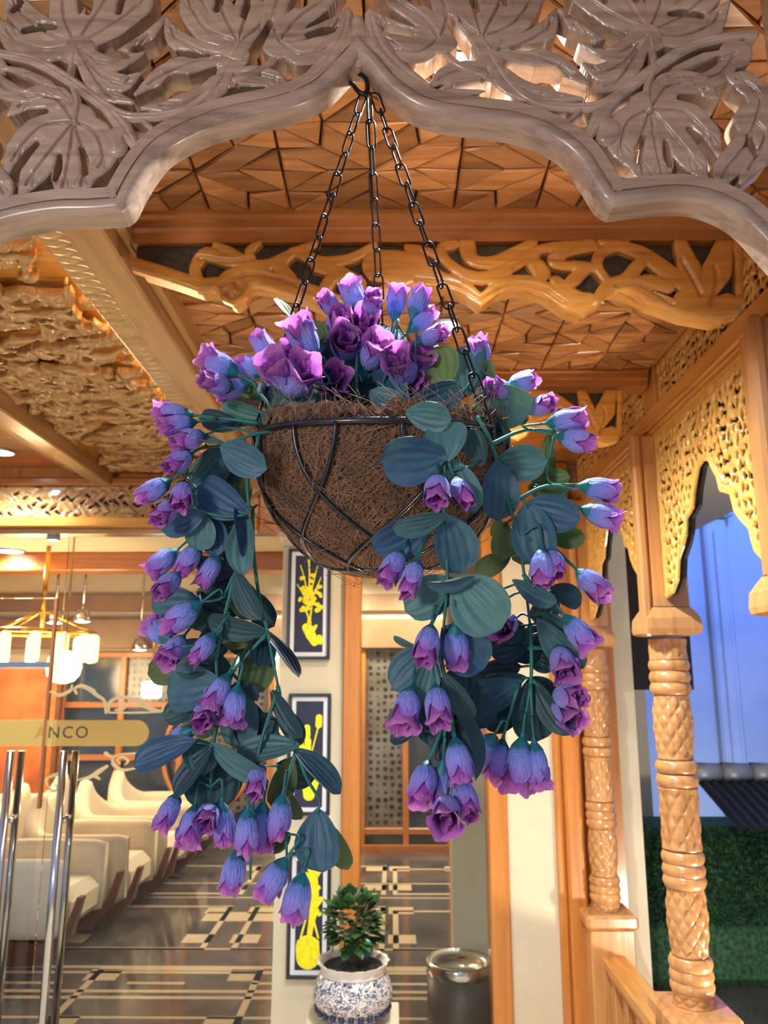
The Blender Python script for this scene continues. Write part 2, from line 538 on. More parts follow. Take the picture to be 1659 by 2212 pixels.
    def mesh(s, name, mats, org=(0, 0, 0)):
        me = bpy.data.meshes.new(name)
        o = Vector(org)
        me.from_pydata([(v[0] - o.x, v[1] - o.y, v[2] - o.z) for v in s.v], [], s.f)
        me.polygons.foreach_set('use_smooth', s.sm)
        if not isinstance(mats, (list, tuple)): mats = [mats]
        for m in mats: me.materials.append(M[m] if isinstance(m, str) else m)
        if len(mats) > 1: me.polygons.foreach_set('material_index', s.mi)
        me.update()
        return me

    def obj(s, name, mats, parent=None, base=False):
        a = np.array(s.v); lo, hi = a.min(0), a.max(0); c = (lo + hi) / 2
        if base: c[2] = lo[2]
        return link(name, s.mesh(name, mats, c), parent, c)


def box(name, mat, x0, x1, y0, y1, z0, z1, parent=None, b=0.0):
    return MB().box(min(x0, x1), max(x0, x1), min(y0, y1), max(y0, y1), min(z0, z1), max(z0, z1), b).obj(name, mat, parent, base=parent is None)


def catmull(pts, n=6, closed=False):
    P = [Vector(p) for p in pts]; m = len(P); out = []
    if m < 3 and not closed:
        return [P[0].lerp(P[-1], k / n) for k in range(n + 1)]
    rng = range(m if closed else m - 1)
    for i in rng:
        p1, p2 = P[i], P[(i + 1) % m]
        p0 = P[(i - 1) % m] if (closed or i > 0) else p1 * 2 - p2
        p3 = P[(i + 2) % m] if (closed or i + 2 < m) else p2 * 2 - p1
        for k in range(n):
            t = k / n
            out.append(0.5 * ((2 * p1) + (p2 - p0) * t + (2 * p0 - 5 * p1 + 4 * p2 - p3) * t * t + (3 * p1 - p0 - 3 * p2 + p3) * t ** 3))
    if not closed: out.append(P[-1].copy())
    return out


# ------------------------------------------------------------------ carving: distance field -> marching squares
class Field:
    def __init__(s, u0, u1, v0, v1, res):
        s.res = res
        s.u = np.arange(u0 - 2 * res, u1 + 3 * res, res); s.v = np.arange(v0 - 2 * res, v1 + 3 * res, res)
        s.U, s.V = np.meshgrid(s.u, s.v)
        s.S = np.full(s.U.shape, 1.0); s.hole = np.full(s.U.shape, 1.0)
        s.G = np.zeros(s.U.shape)

    def _sl(s, pts, mar):
        a = np.array(pts)
        i0 = max(0, int((a[:, 0].min() - mar - s.u[0]) / s.res)); i1 = min(len(s.u), int((a[:, 0].max() + mar - s.u[0]) / s.res) + 2)
        j0 = max(0, int((a[:, 1].min() - mar - s.v[0]) / s.res)); j1 = min(len(s.v), int((a[:, 1].max() + mar - s.v[0]) / s.res) + 2)
        return (slice(j0, j1), slice(i0, i1)) if i1 > i0 and j1 > j0 else None

    def _dist(s, pts, rad, sl):
        U, V = s.U[sl], s.V[sl]; D = np.full(U.shape, 9.0)
        for k in range(len(pts) - 1):
            (ax, ay), (bx, by) = pts[k], pts[k + 1]
            dx, dy = bx - ax, by - ay; L2 = dx * dx + dy * dy + 1e-12
            t = np.clip(((U - ax) * dx + (V - ay) * dy) / L2, 0, 1)
            d = np.hypot(U - ax - t * dx, V - ay - t * dy) - (rad[k] + (rad[k + 1] - rad[k]) * t)
            np.minimum(D, d, out=D)
        return D

    @staticmethod
    def _rr(pts, r):
        n = len(pts)
        if not hasattr(r, '__len__'): return [r] * n
        return list(np.interp(np.linspace(0, 1, n), np.linspace(0, 1, len(r)), r))

    def add(s, pts, r, smooth=5):
        q = [(p.x, p.y) for p in catmull([(a, b, 0) for a, b in pts], smooth)] if len(pts) > 1 else [pts[0], (pts[0][0] + 1e-6, pts[0][1])]
        rr = s._rr(q, r); sl = s._sl(q, max(rr) + 0.02)
        if sl: s.S[sl] = np.minimum(s.S[sl], s._dist(q, rr, sl))

    def sub(s, pts, r, smooth=4):
        q = [(p.x, p.y) for p in catmull([(a, b, 0) for a, b in pts], smooth)] if len(pts) > 1 else [pts[0], (pts[0][0] + 1e-6, pts[0][1])]
        rr = s._rr(q, r); sl = s._sl(q, max(rr) + 0.02)
        if sl: s.hole[sl] = np.minimum(s.hole[sl], s._dist(q, rr, sl))

    def groove(s, pts, w, depth, smooth=5):
        q = [(p.x, p.y) for p in catmull([(a, b, 0) for a, b in pts], smooth)]
        sl = s._sl(q, w * 4)
        if sl:
            d = s._dist(q, [0] * len(q), sl)
            s.G[sl] = np.maximum(s.G[sl], depth * np.exp(-(d / w) ** 2))

    def poly(s, pts):
        P = np.array(pts); U, V = s.U, s.V
        D = np.full(U.shape, 9.0); ins = np.zeros(U.shape, bool); n = len(P)
        for k in range(n):
            (ax, ay), (bx, by) = P[k], P[(k + 1) % n]
            dx, dy = bx - ax, by - ay
            t = np.clip(((U - ax) * dx + (V - ay) * dy) / (dx * dx + dy * dy + 1e-12), 0, 1)
            np.minimum(D, np.hypot(U - ax - t * dx, V - ay - t * dy), out=D)
            c = ((ay > V) != (by > V)) & (U < (bx - ax) * (V - ay) / ((by - ay) if abs(by - ay) > 1e-12 else 1e-12) + ax)
            ins ^= c
        s.S = np.minimum(s.S, np.where(ins, -D, D))

    def build(s, name, place, mat, parent=None, thick=0.03, bevel=0.004, bdepth=0.003, back=False, dome=0.0, rough=0.0, seed=0):
        """place(u, v, h) -> world arrays; h is the height above the back plane"""
        S = np.maximum(s.S, -s.hole)
        S = np.clip(S, -0.2, 0.2)
        S[0, :] = S[-1, :] = S[:, 0] = S[:, -1] = 0.01
        H = thick - bdepth * np.clip(1 + S / bevel, 0, 1) ** 2 - s.G
        if dome: H = H + dome * np.clip(-S / 0.02, 0, 1)
        if rough:
            rs = np.random.RandomState(seed)
            lo = rs.rand(S.shape[0] // 8 + 2, S.shape[1] // 8 + 2)
            yi = np.arange(S.shape[0]) / 8.0; xi = np.arange(S.shape[1]) / 8.0
            y0 = yi.astype(int)[:, None]; x0 = xi.astype(int)[None]; fy = (yi % 1)[:, None]; fx = (xi % 1)[None]
            nz = (lo[y0, x0] * (1 - fy) * (1 - fx) + lo[y0 + 1, x0] * fy * (1 - fx) + lo[y0, x0 + 1] * (1 - fy) * fx + lo[y0 + 1, x0 + 1] * fy * fx)
            H = H + rough * (nz - 0.5)
        ny, nx = S.shape
        ins = S < 0
        if not ins.any(): return None
        B1 = ny * nx; B2 = B1 + ny * (nx - 1); NV = B2 + (ny - 1) * nx
        vu = np.empty(NV); vv = np.empty(NV); vh = np.empty(NV)
        vu[:B1] = s.U.ravel(); vv[:B1] = s.V.ravel(); vh[:B1] = H.ravel()

        def tpar(a, b):
            d = a - b
            return np.clip(a / np.where(np.abs(d) < 1e-12, 1e-12, d), 0.02, 0.98)
        t = tpar(S[:, :-1], S[:, 1:])
        for arr, src in ((vu, s.U), (vv, s.V), (vh, H)):
            arr[B1:B2] = (src[:, :-1] * (1 - t) + src[:, 1:] * t).ravel()
        t = tpar(S[:-1, :], S[1:, :])
        for arr, src in ((vu, s.U), (vv, s.V), (vh, H)):
            arr[B2:] = (src[:-1, :] * (1 - t) + src[1:, :] * t).ravel()
        code = (ins[:-1, :-1] * 1 + ins[:-1, 1:] * 2 + ins[1:, 1:] * 4 + ins[1:, :-1] * 8)
        polys = []; segs = []
        for c in range(1, 16):
            J, I = np.nonzero(code == c)
            if len(J) == 0: continue
            cn = [J * nx + I, J * nx + I + 1, (J + 1) * nx + I + 1, (J + 1) * nx + I]
            ed = [B1 + J * (nx - 1) + I, B2 + J * nx + I + 1, B1 + (J + 1) * (nx - 1) + I, B2 + J * nx + I]
            wlk = []
            for k in range(4):
                a = c >> k & 1; b = c >> ((k + 1) % 4) & 1
                if a: wlk.append(('c', cn[k]))
                if a != b: wlk.append(('e', ed[k], a))
            polys.append(np.stack([w[1] for w in wlk], 1))
            n = len(wlk)
            for k in range(n):
                w0, w1 = wlk[k], wlk[(k + 1) % n]
                if w0[0] == 'e' and w1[0] == 'e' and w0[2] == 1:
                    segs.append(np.stack([w0[1], w1[1]], 1))
        segs = np.concatenate(segs) if segs else np.zeros((0, 2), int)
        used = np.unique(np.concatenate([p.ravel() for p in polys]))
        mp = np.full(NV, -1); mp[used] = np.arange(len(used))
        polys = [mp[p] for p in polys]; segs = mp[segs]
        n0 = len(used)
        fu, fv, fh = vu[used], vv[used], vh[used]
        if back:
            bu, bv = fu, fv; off = n0; sb = segs + n0
            polys2 = [p[:, ::-1] + n0 for p in polys]
        else:
            bi = np.unique(segs.ravel()); bm = np.full(n0, -1); bm[bi] = np.arange(len(bi))
            bu, bv = fu[bi], fv[bi]; sb = bm[segs] + n0; polys2 = []
        walls = np.stack([segs[:, 0], sb[:, 0], sb[:, 1], segs[:, 1]], 1)
        au = np.concatenate([fu, bu]); av = np.concatenate([fv, bv]); ah = np.concatenate([fh, np.zeros(len(bu))])
        X, Y, Z = place(au, av, ah)
        co = np.stack([X, Y, Z], 1)
        c = (co.min(0) + co.max(0)) / 2
        co = co - c
        me = bpy.data.meshes.new(name)
        allp = polys + [walls] + polys2
        tot = np.concatenate([np.full(len(p), p.shape[1]) for p in allp])
        loops = np.concatenate([p.ravel() for p in allp])
        sm = np.concatenate([np.full(len(p), k < len(polys)) for k, p in enumerate(allp)])
        me.vertices.add(len(co)); me.vertices.foreach_set('co', co.ravel().astype(np.float32))
        me.loops.add(len(loops)); me.loops.foreach_set('vertex_index', loops.astype(np.int32))
        st = np.concatenate([[0], np.cumsum(tot)[:-1]])
        me.polygons.add(len(tot)); me.polygons.foreach_set('loop_start', st.astype(np.int32))
        me.polygons.foreach_set('use_smooth', sm)
        me.update(calc_edges=True); me.validate()
        me.materials.append(M[mat])
        return link(name, me, parent, c)


def face_cam(Y0): return lambda u, v, h: (u, Y0 - h, v)            # plane facing the viewer


def face_left(X0): return lambda u, v, h: (X0 - h, u, v)           # plane facing left, u = depth, v = height


def face_down(Z0): return lambda u, v, h: (u, v, Z0 - h)           # plane facing down


# ================================================================== SETTING
FY = 3.68                                                            # entrance front
tag(box('floor', 'floor', -5.5, 3.2, -4.0, 9.0, FLOOR - 0.05, FLOOR), kind='structure')
tag(box('floor', 'stone', -2.6, 1.15, -2.0, FY - .02, FLOOR, FLOOR + 0.012), kind='structure')  # unseen porch floor, added in a pale tone to bounce light upward
tag(box('ground', M['dark'], 3.2, 9.0, -4.0, 12.0, FLOOR - 0.06, FLOOR - 0.01), kind='structure')

# --- porch ceiling: star-pattern panels of small wooden pieces
CZ = 1.0


def star_ceiling(name, x0, x1, y0, y1, nx, ny, seed):
    root = tag(box(name, 'groove', x0, x1, y0, y1, CZ, CZ + 0.03), kind='structure')
    rng = random.Random(seed)
    ax, ay = (x1 - x0) / nx, (y1 - y0) / ny
    base = []
    stars = [(0, 0), (1, 0), (1, 1), (0, 1)]
    C_ = Vector((.5, .5, 0))
    for q in range(4):
        A_, B_ = Vector((*stars[q], 0)), Vector((*stars[(q + 1) % 4], 0)); Mm = (A_ + B_) / 2
        for S_t in (A_, B_):
            p = S_t.lerp(Mm, .52); r_ = C_.lerp(Mm, .48); md = S_t.lerp(C_, .46)
            base.append([tuple(S_t[:2]), tuple(p[:2]), tuple(md[:2])])
            base.append([tuple(p[:2]), tuple(Mm[:2]), tuple(r_[:2])])
            base.append([tuple(p[:2]), tuple(r_[:2]), tuple(C_[:2]), tuple(md[:2])])
    cache = {}
    for i in range(nx):
        for j in range(ny):
            for k, pl in enumerate(base):
                var = rng.randrange(2)
                P = [Vector((p[0] * ax, p[1] * ay, 0)) for p in pl]
                cen = sum(P, Vector()) / len(P)
                if (k, var) not in cache:
                    r2 = random.Random(k * 7 + var + seed)
                    gx, gy = r2.uniform(-.09, .09), r2.uniform(-.09, .09)
                    mb = MB(); n = len(P)
                    def inset(p, d):
                        q = p - cen; return cen + q * max(0.05, 1 - d / max(q.length, 1e-4))
                    rings = []
                    for d, z in ((0.0024, 0.0), (0.0034, -0.009), (0.009, -0.0125)):
                        ring = []
                        for p in P:
                            q = inset(p, d) - cen
                            ring.append((q.x, q.y, z - (0 if z == 0 else (q.x * gx + q.y * gy))))
                        rings.append(ring)
                    vs = [v for r_ in rings for v in r_]
                    fs = [tuple(range(n))]
                    for lv in range(2):
                        for q in range(n):
                            w = (q + 1) % n
                            fs.append((lv * n + q, lv * n + w, (lv + 1) * n + w, (lv + 1) * n + q))
                    fs.append(tuple(2 * n + q for q in range(n - 1, -1, -1)))
                    mb.add(vs, fs); cache[k, var] = mb.mesh('ceiling_tile', 'tile')
                link('ceiling_tile', cache[k, var], root, (x0 + i * ax + cen.x, y0 + j * ay + cen.y, CZ))
    return root


XL, XR = -0.57, 0.84
star_ceiling('ceiling', XL, XR, 0.98, 1.53, 4, 2, 3)
star_ceiling('ceiling', XL, XR, 1.62, 2.43, 4, 3, 5)
tag(box('ceiling', 'beam', XL, XR, 2.50, FY, CZ, CZ + 0.03), kind='structure')
tag(box('ceiling', 'beamy', -0.85, 1.2, -0.2, 0.9, CZ + 0.12, CZ + 0.16), kind='structure')


def beam(name, x0, x1, y, z0, z1, mat):
    mb = MB()
    h = z1 - z0
    prof = [(0.0, z1), (0.0, z1 - h * .30), (0.010, z1 - h * .36), (0.012, z1 - h * .62), (0.022, z1 - h * .70), (0.024, z0), (0.10, z0), (0.10, z1)]
    vs = []
    for x in (x0, x1):
        for d, z in prof: vs.append((x, y + d, z))
    n = len(prof)
    fs = [(k, (k + 1) % n, n + (k + 1) % n, n + k) for k in range(n)] + [tuple(range(n)), tuple(range(2 * n - 1, n - 1, -1))]
    mb.add(vs, fs)
    return tag(mb.obj(name, mat), kind='structure')


beam('trim_1', XL, XR, 1.525, 0.925, CZ, 'beam')
beam('trim_2', XL, XR, 2.425, 0.935, CZ, 'beam')

# left beam running in depth + moulding where the star ceiling meets it
mb = MB(); mb.box(-0.665, -0.585, 0.98, FY, 0.885, 1.02, 0.006); tag(mb.obj('trim_3', 'beamy'), kind='structure')
mb = MB(); mb.box(-0.585, -0.562, 0.98, FY, 0.925, 1.0, 0.005); tag(mb.obj('trim_4', 'beamy'), kind='structure')

# --- left bay: carved and pierced ceiling panel with glowing recess behind
LZ = 0.955
lb = thing('carved_ceiling_panel', (-1.0, 2.4, LZ), 'shiny carved leaf panel set in the ceiling left of the plain beam', 'panel')
box('backing_board', 'gold', -1.34, -0.66, 0.95, FY, LZ + 0.05, LZ + 0.06, lb)
# plain border with a scalloped engraved line
fb = Field(-0.785, -0.672, 1.05, FY - 0.02, 0.004)
fb.poly([(-0.785, 1.05), (-0.672, 1.05), (-0.672, FY - 0.02), (-0.785, FY - 0.02)])
for k in range(70):
    y = 1.07 + k * 0.036
    arc = [(-0.775 + 0.052 * math.sin(math.pi * q / 8), y + 0.045 * (q / 8) - 0.0) for q in range(9)]
    fb.groove(arc, 0.003, 0.0014, 2)
fb.build('scalloped_border', face_down(LZ + 0.03), 'relief', lb, thick=0.032)
rg = random.Random(11)
fl = Field(-1.33, -0.79, 1.02, FY - 0.03, 0.005)
for k in range(520):
    x = rg.uniform(-1.33, -0.80); y = rg.uniform(1.03, FY - 0.05); L = rg.uniform(0.05, 0.15); a = rg.gauss(0, 0.35) + (math.pi if rg.random() < .5 else 0)
    b = rg.uniform(-0.9, 0.9)
    p = [(x, y), (x + L * .5 * math.cos(a), y + L * .5 * math.sin(a)), (x + L * math.cos(a + b), y + L * math.sin(a + b))]
    p = [(min(max(q[0], -1.33), -0.80), min(max(q[1], 1.02), FY - 0.03)) for q in p]
    fl.add(p, [0.005, rg.uniform(.010, .020), 0.003], 4)
    fl.groove(p, 0.004, rg.uniform(.006, .014), 4)
for k in range(28):
    y = 1.1 + k * 0.09
    fl.sub([(-0.80, y), (-0.84, y + 0.012), (-0.88 - rg.uniform(0, .05), y + 0.02)], [0.006, 0.018, 0.006])
fl.build('leaf_carving', face_down(LZ + 0.03), 'relief', lb, thick=0.034, bevel=0.010, bdepth=0.012, rough=0.010, seed=4)
st = MB(); st.box(-0.80, -0.79, 1.0, FY - 0.1, LZ + 0.036, LZ + 0.046)
st.obj('light_strip', 'led_strip', lb)
mb = MB(); mb.box(-1.42, -1.34, 0.95, FY, 0.90, 1.02, 0.006); tag(mb.obj('trim_5', 'beamy'), kind='structure')
tag(box('ceiling', 'beam', -2.6, -1.42, 0.95, FY, CZ, CZ + 0.03), kind='structure')
mb = MB(); mb.box(-1.55, -1.42, 2.0, FY, 0.965, 1.0, 0.004); tag(mb.obj('trim_6', 'beamy'), kind='structure')

# --- downlights in the porch ceiling


def downlight(loc, label, power, color=COOL, r=0.035, spread=None):
    t = thing('downlight', loc, label, 'lamp', 'porch downlights')
    mb = MB(); mb.lathe([(r * 1.25, 0.004), (r * 1.3, -0.004), (r * 1.02, -0.006), (r, 0.0)], loc, 24, False, False)
    mb.obj('bezel', 'chrome', t)
    mb = MB(); mb.lathe([(r, -0.003), (r * .6, -0.006), (0.001, -0.007)], loc, 24, False, True)
    mb.obj('lens', 'led_cool', t)
    l = lamp('downlight_light', 'SPOT', (loc[0], loc[1], loc[2] - 0.012), power, color, r * 0.8, rot=(0, 0, 0), spot=math.radians(150), blend=0.8)
    l.parent = t; l.location = (0, 0, -0.012)
    return t


downlight((0.105, 1.115, CZ - 0.016), 'bright round downlight glaring through the carved arch', 90)
downlight((0.155, 2.085, CZ - 0.016), 'bright round downlight behind the basket beside the right-hand chain', 150)
downlight((-1.76, 3.40, CZ - 0.004), 'round downlight in the brown ceiling at the left edge', 60, COOL, 0.05)
downlight((0.15, 3.05, CZ - 0.004), 'round downlight near the entrance hidden behind the flowers', 42, (1.0, 0.84, 0.6))

# ================================================================== FRONT ARCH
AY = 0.95                                                            # face of the arch panel
A_TH = 0.034
arch = thing('carved_arch_panel', (0, AY, 0.62), 'grey-brown carved wooden arch with pierced vine leaves across the top', 'arch')


def A2(px, py):
    p = onY(px, py, AY); return (p.x, p.z)


def mir(px, py):
    dx = 775 - px; return (775 + dx * 1.025, py - 0.045 * max(0, dx))


def sw_px(r, scale=0.00061): return r * scale


PXM = 0.00061


def leaf_px(name, cen, lobes, slots=(), width=24, mirror=False, extra=(), lift=0.0):
    T = (lambda p: A2(*mir(*p))) if mirror else (lambda p: A2(*p))
    pts = [cen] + [p for l in lobes for p in l] + [p for e in extra for p in e]
    q = [T(p) for p in pts]
    us = [p[0] for p in q]; vs = [p[1] for p in q]; m = 0.04
    f = Field(min(us) - m, max(us) + m, min(vs) - m, max(vs) + m, 0.0014)
    for l in lobes:
        P = [T(cen)] + [T(p) for p in l]
        f.add(P, [width * .8 * PXM, width * 1.3 * PXM, width * 1.18 * PXM, 6 * PXM])
        f.groove(P[:-1] + [((P[-2][0] + P[-1][0]) / 2, (P[-2][1] + P[-1][1]) / 2)], 0.0016, 0.0058)
        # secondary veins
        for sgn in (-1, 1):
            a, b = Vector((*P[-2], 0)), Vector((*P[-1], 0)); d = (b - a)
            nrm = Vector((-d.y, d.x, 0)).normalized() * sgn * width * PXM * .55
            s0 = Vector((*P[len(P) // 2], 0)); f.groove([tuple((s0 + nrm * .4)[:2]), tuple((a.lerp(b, .45) + nrm)[:2])], 0.0012, 0.002)
    f.add([T(cen)], width * 1.9 * PXM)
    for e in extra: f.add([T(p) for p in e], [10 * PXM, 12 * PXM, 8 * PXM])
    for s_ in slots:
        f.sub([T(p) for p in s_[0]], [s_[1] * .75 * PXM, s_[1] * PXM, s_[1] * .6 * PXM])
    return f.build(name, face_cam(AY + A_TH - lift), 'arch', arch, thick=A_TH, bevel=0.0035, bdepth=0.0025, back=True, dome=0.001, rough=0.0015, seed=len(lobes))


LEAVES = [
    # centre, lobes (each a run of points), slots
    ((160, 262), [[(120, 212), (62, 212), (18, 246)], [(90, 272), (42, 318), (8, 376)], [(112, 320), (72, 372), (40, 425)],
                  [(150, 330), (140, 380), (128, 425)], [(205, 285), (222, 335), (203, 384)], [(180, 330), (178, 380), (172, 420)]],
     [([(20, 262), (58, 246), (96, 238)], 13), ([(28, 372), (52, 338), (78, 308)], 11), ([(118, 385), (124, 360), (128, 334)], 9), ([(184, 372), (182, 345), (174, 318)], 9)], 27),
    ((165, 98), [[(95, 108), (35, 88), (-4, 40)], [(95, 66), (40, 20), (18, -30)], [(140, 40), (136, -10), (130, -50)],
                 [(198, 44), (230, -4), (250, -50)], [(240, 55), (300, 10), (330, -30)]],
     [([(52, 66), (88, 58), (118, 58)], 11), ([(28, 22), (42, 4), (52, -14)], 10), ([(190, 26), (193, 8), (196, -14)], 9), ([(256, 26), (260, 8), (268, -12)], 9)], 27),
    ((172, 108), [[(230, 138), (290, 108), (352, 42)], [(215, 160), (262, 180), (300, 160)], [(200, 160), (230, 200), (285, 222)]],
     [([(232, 112), (254, 118), (276, 122)], 11), ([(292, 106), (330, 96), (362, 74)], 13)], 21),
    ((500, 118), [[(440, 112), (382, 82), (358, 38)], [(425, 130), (350, 160), (292, 200)], [(465, 186), (390, 222), (306, 232)]],
     [([(346, 198), (370, 172), (400, 166)], 15), ([(412, 166), (440, 158), (474, 150)], 10), ([(384, 112), (420, 116), (450, 116)], 9)], 22),
    ((515, 92), [[(450, 66), (415, 20), (400, -30)], [(488, 40), (466, -5), (455, -50)], [(530, 36), (540, -10), (545, -50)], [(560, 56), (590, 14), (640, -30)]],
     [([(536, 126), (558, 94), (584, 50)], 13), ([(468, 20), (474, 2), (470, -16)], 10), ([(526, 32), (532, 14), (534, -4)], 9)], 26),
    ((605, 92), [[(640, 44), (690, 8), (740, -34)], [(655, 88), (715, 62), (752, 22)], [(645, 118), (690, 112), (730, 92)], [(590, 50), (600, 0), (602, -50)]],
     [([(536, 126), (558, 94), (584, 50)], 13), ([(668, 76), (700, 68), (728, 62)], 12), ([(648, 14), (662, 4), (680, -14)], 9)], 23),
    ((500, 158), [[(548, 158), (592, 168), (624, 190)], [(520, 190), (570, 196), (612, 206)]],
     [([(455, 222), (505, 196), (570, 192)], 12)], 19),
    ((-20, 150), [[(40, 166), (96, 188), (146, 214)], [(10, 190), (50, 204), (90, 210)]], [([(14, 160), (50, 178), (84, 190)], 11)], 20),
    ((-60, 300), [[(-70, 250), (-40, 215), (0, 200)], [(-80, 330), (-60, 380), (-30, 430)], [(-40, 350), (0, 400), (20, 440)]], [([(-62, 372), (-50, 350), (-46, 330)], 9)], 25),
]
for mi in (False, True):
    for k, (c, lobes, slots, w) in enumerate(LEAVES):
        leaf_px('carved_leaf', c, lobes, slots, w, mi, lift=0.0012 * (k % 3))

STEMS = [
    ([(-60, 108), (0, 114), (75, 130), (140, 166), (200, 208), (250, 242), (300, 252), (390, 240), (450, 198), (502, 118)], [11, 14, 15, 13, 8]),
    ([(150, 170), (166, 215), (162, 262)], [8, 9, 11]),
    ([(196, 205), (232, 236), (262, 268), (290, 312)], [8, 13, 20, 12]),
    ([(250, 318), (246, 300), (262, 282)], [26, 27, 18]),
    ([(0, 430), (60, 424), (150, 424), (220, 414)], [9, 9, 11, 9]),
    ([(606, 96), (588, 128), (558, 152), (508, 172)], [8, 10, 11, 11]),
    ([(752, 30), (735, 90), (690, 150), (630, 196)], [12, 26, 22, 14]),
    ([(772, 44), (774, 84), (775, 118)], [16, 26, 30]),
    ([(165, 98), (155, 140), (150, 170)], [10, 10, 9]),
    ([(516, 92), (508, 108), (500, 118)], [10, 10, 9]),
    ([(300, 252), (330, 280), (350, 312)], [7, 8, 10]),
    ([(620, 200), (560, 220), (460, 244), (380, 256)], [6, 10, 12, 9]),
]
for mi in (False, True):
    for pts, rad in STEMS:
        if mi and pts[0][0] == 772: continue
        T = (lambda p: A2(*mir(*p))) if mi else (lambda p: A2(*p))
        q = [T(p) for p in pts]; m = 0.03
        f = Field(min(p[0] for p in q) - m, max(p[0] for p in q) + m, min(p[1] for p in q) - m, max(p[1] for p in q) + m, 0.0017)
        f.add(q, [r * PXM for r in rad])
        if len(q) > 3: f.groove(q, 0.0016, 0.0025)
        f.build('carved_stem', face_cam(AY + A_TH - 0.003), 'arch', arch, thick=A_TH, bevel=0.007, bdepth=0.005, back=True, dome=0.003)

# moulded edge of the arch: profile swept along the cusped line
EDGE = [(-330, 760), (-220, 640), (-110, 540), (-50, 512), (0, 496), (50, 482), (125, 470), (200, 468), (264, 463), None,
        (264, 463), (282, 447), (302, 408), (328, 366), (362, 328), (427, 292), (502, 266), (620, 240), (700, 205), (748, 160), (774, 132), None,
        (774, 132), (802, 162), (836, 200), (915, 248), (1030, 269), (1110, 280), (1180, 305), (1232, 341), (1268, 392), (1296, 436), (1322, 453), None,
        (1322, 453), (1380, 445), (1465, 438), (1530, 448), (1597, 482), (1659, 546), (1740, 640), (1860, 780)]
runs = [[]]
for e in EDGE:
    if e is None: runs.append([])
    else: runs[-1].append(A2(*e))
path = []
for r_ in runs:
    q = [(p.x, p.y) for p in catmull([(a, b, 0) for a, b in r_], 6)]
    path += q if not path else q[1:]
path = np.array(path)
tan = np.diff(path, axis=0); tan /= np.linalg.norm(tan, axis=1)[:, None]
nrm = np.stack([-tan[:, 1], tan[:, 0]], 1)
vn = np.zeros_like(path); vn[0] = nrm[0]; vn[-1] = nrm[-1]
for i in range(1, len(path) - 1):
    s_ = nrm[i - 1] + nrm[i]; s_ /= np.linalg.norm(s_); c_ = max(0.55, float(np.dot(s_, nrm[i])))
    vn[i] = s_ / c_
# profile: (offset upward from the lower edge, height towards the viewer)
RB = 0.0225
prof = [(0.0, -A_TH * .9)] + [(RB * .5 - RB * .5 * math.cos(math.pi * k / 8), 0.002 + 0.0105 * math.sin(math.pi * k / 8)) for k in range(9)]
prof += [(RB + 0.0012, -0.0025), (RB + 0.003, 0.0035), (RB + 0.018, 0.004), (RB + 0.0195, 0.001), (RB + 0.0195, -A_TH)]
mb = MB(); n = len(prof); vs = []
for p, v in zip(path, vn):
    for o_, h_ in prof: vs.append((p[0] + v[0] * o_, AY - h_, p[1] + v[1] * o_))
fs = []
for i in range(len(path) - 1):
    for k in range(n):
        l = (k + 1) % n
        fs.append((i * n + k, i * n + l, (i + 1) * n + l, (i + 1) * n + k))
mb.add(vs, fs, True)
em = mb.obj('edge_moulding', 'arch', arch)
try:
    em.data.set_sharp_from_angle(angle=math.radians(38))
except Exception:
    pass
for x_ in (A2(-330, 760)[0], A2(1860, 780)[0]):
    box('end_post', 'arch', x_ - .045, x_ + .045, AY - .015, AY + .06, FLOOR, 1.12, arch, 0.006)
box('head_rail', 'arch', -0.75, 0.75, AY - 0.02, AY + 0.05, 1.02, 1.12, arch, 0.004)

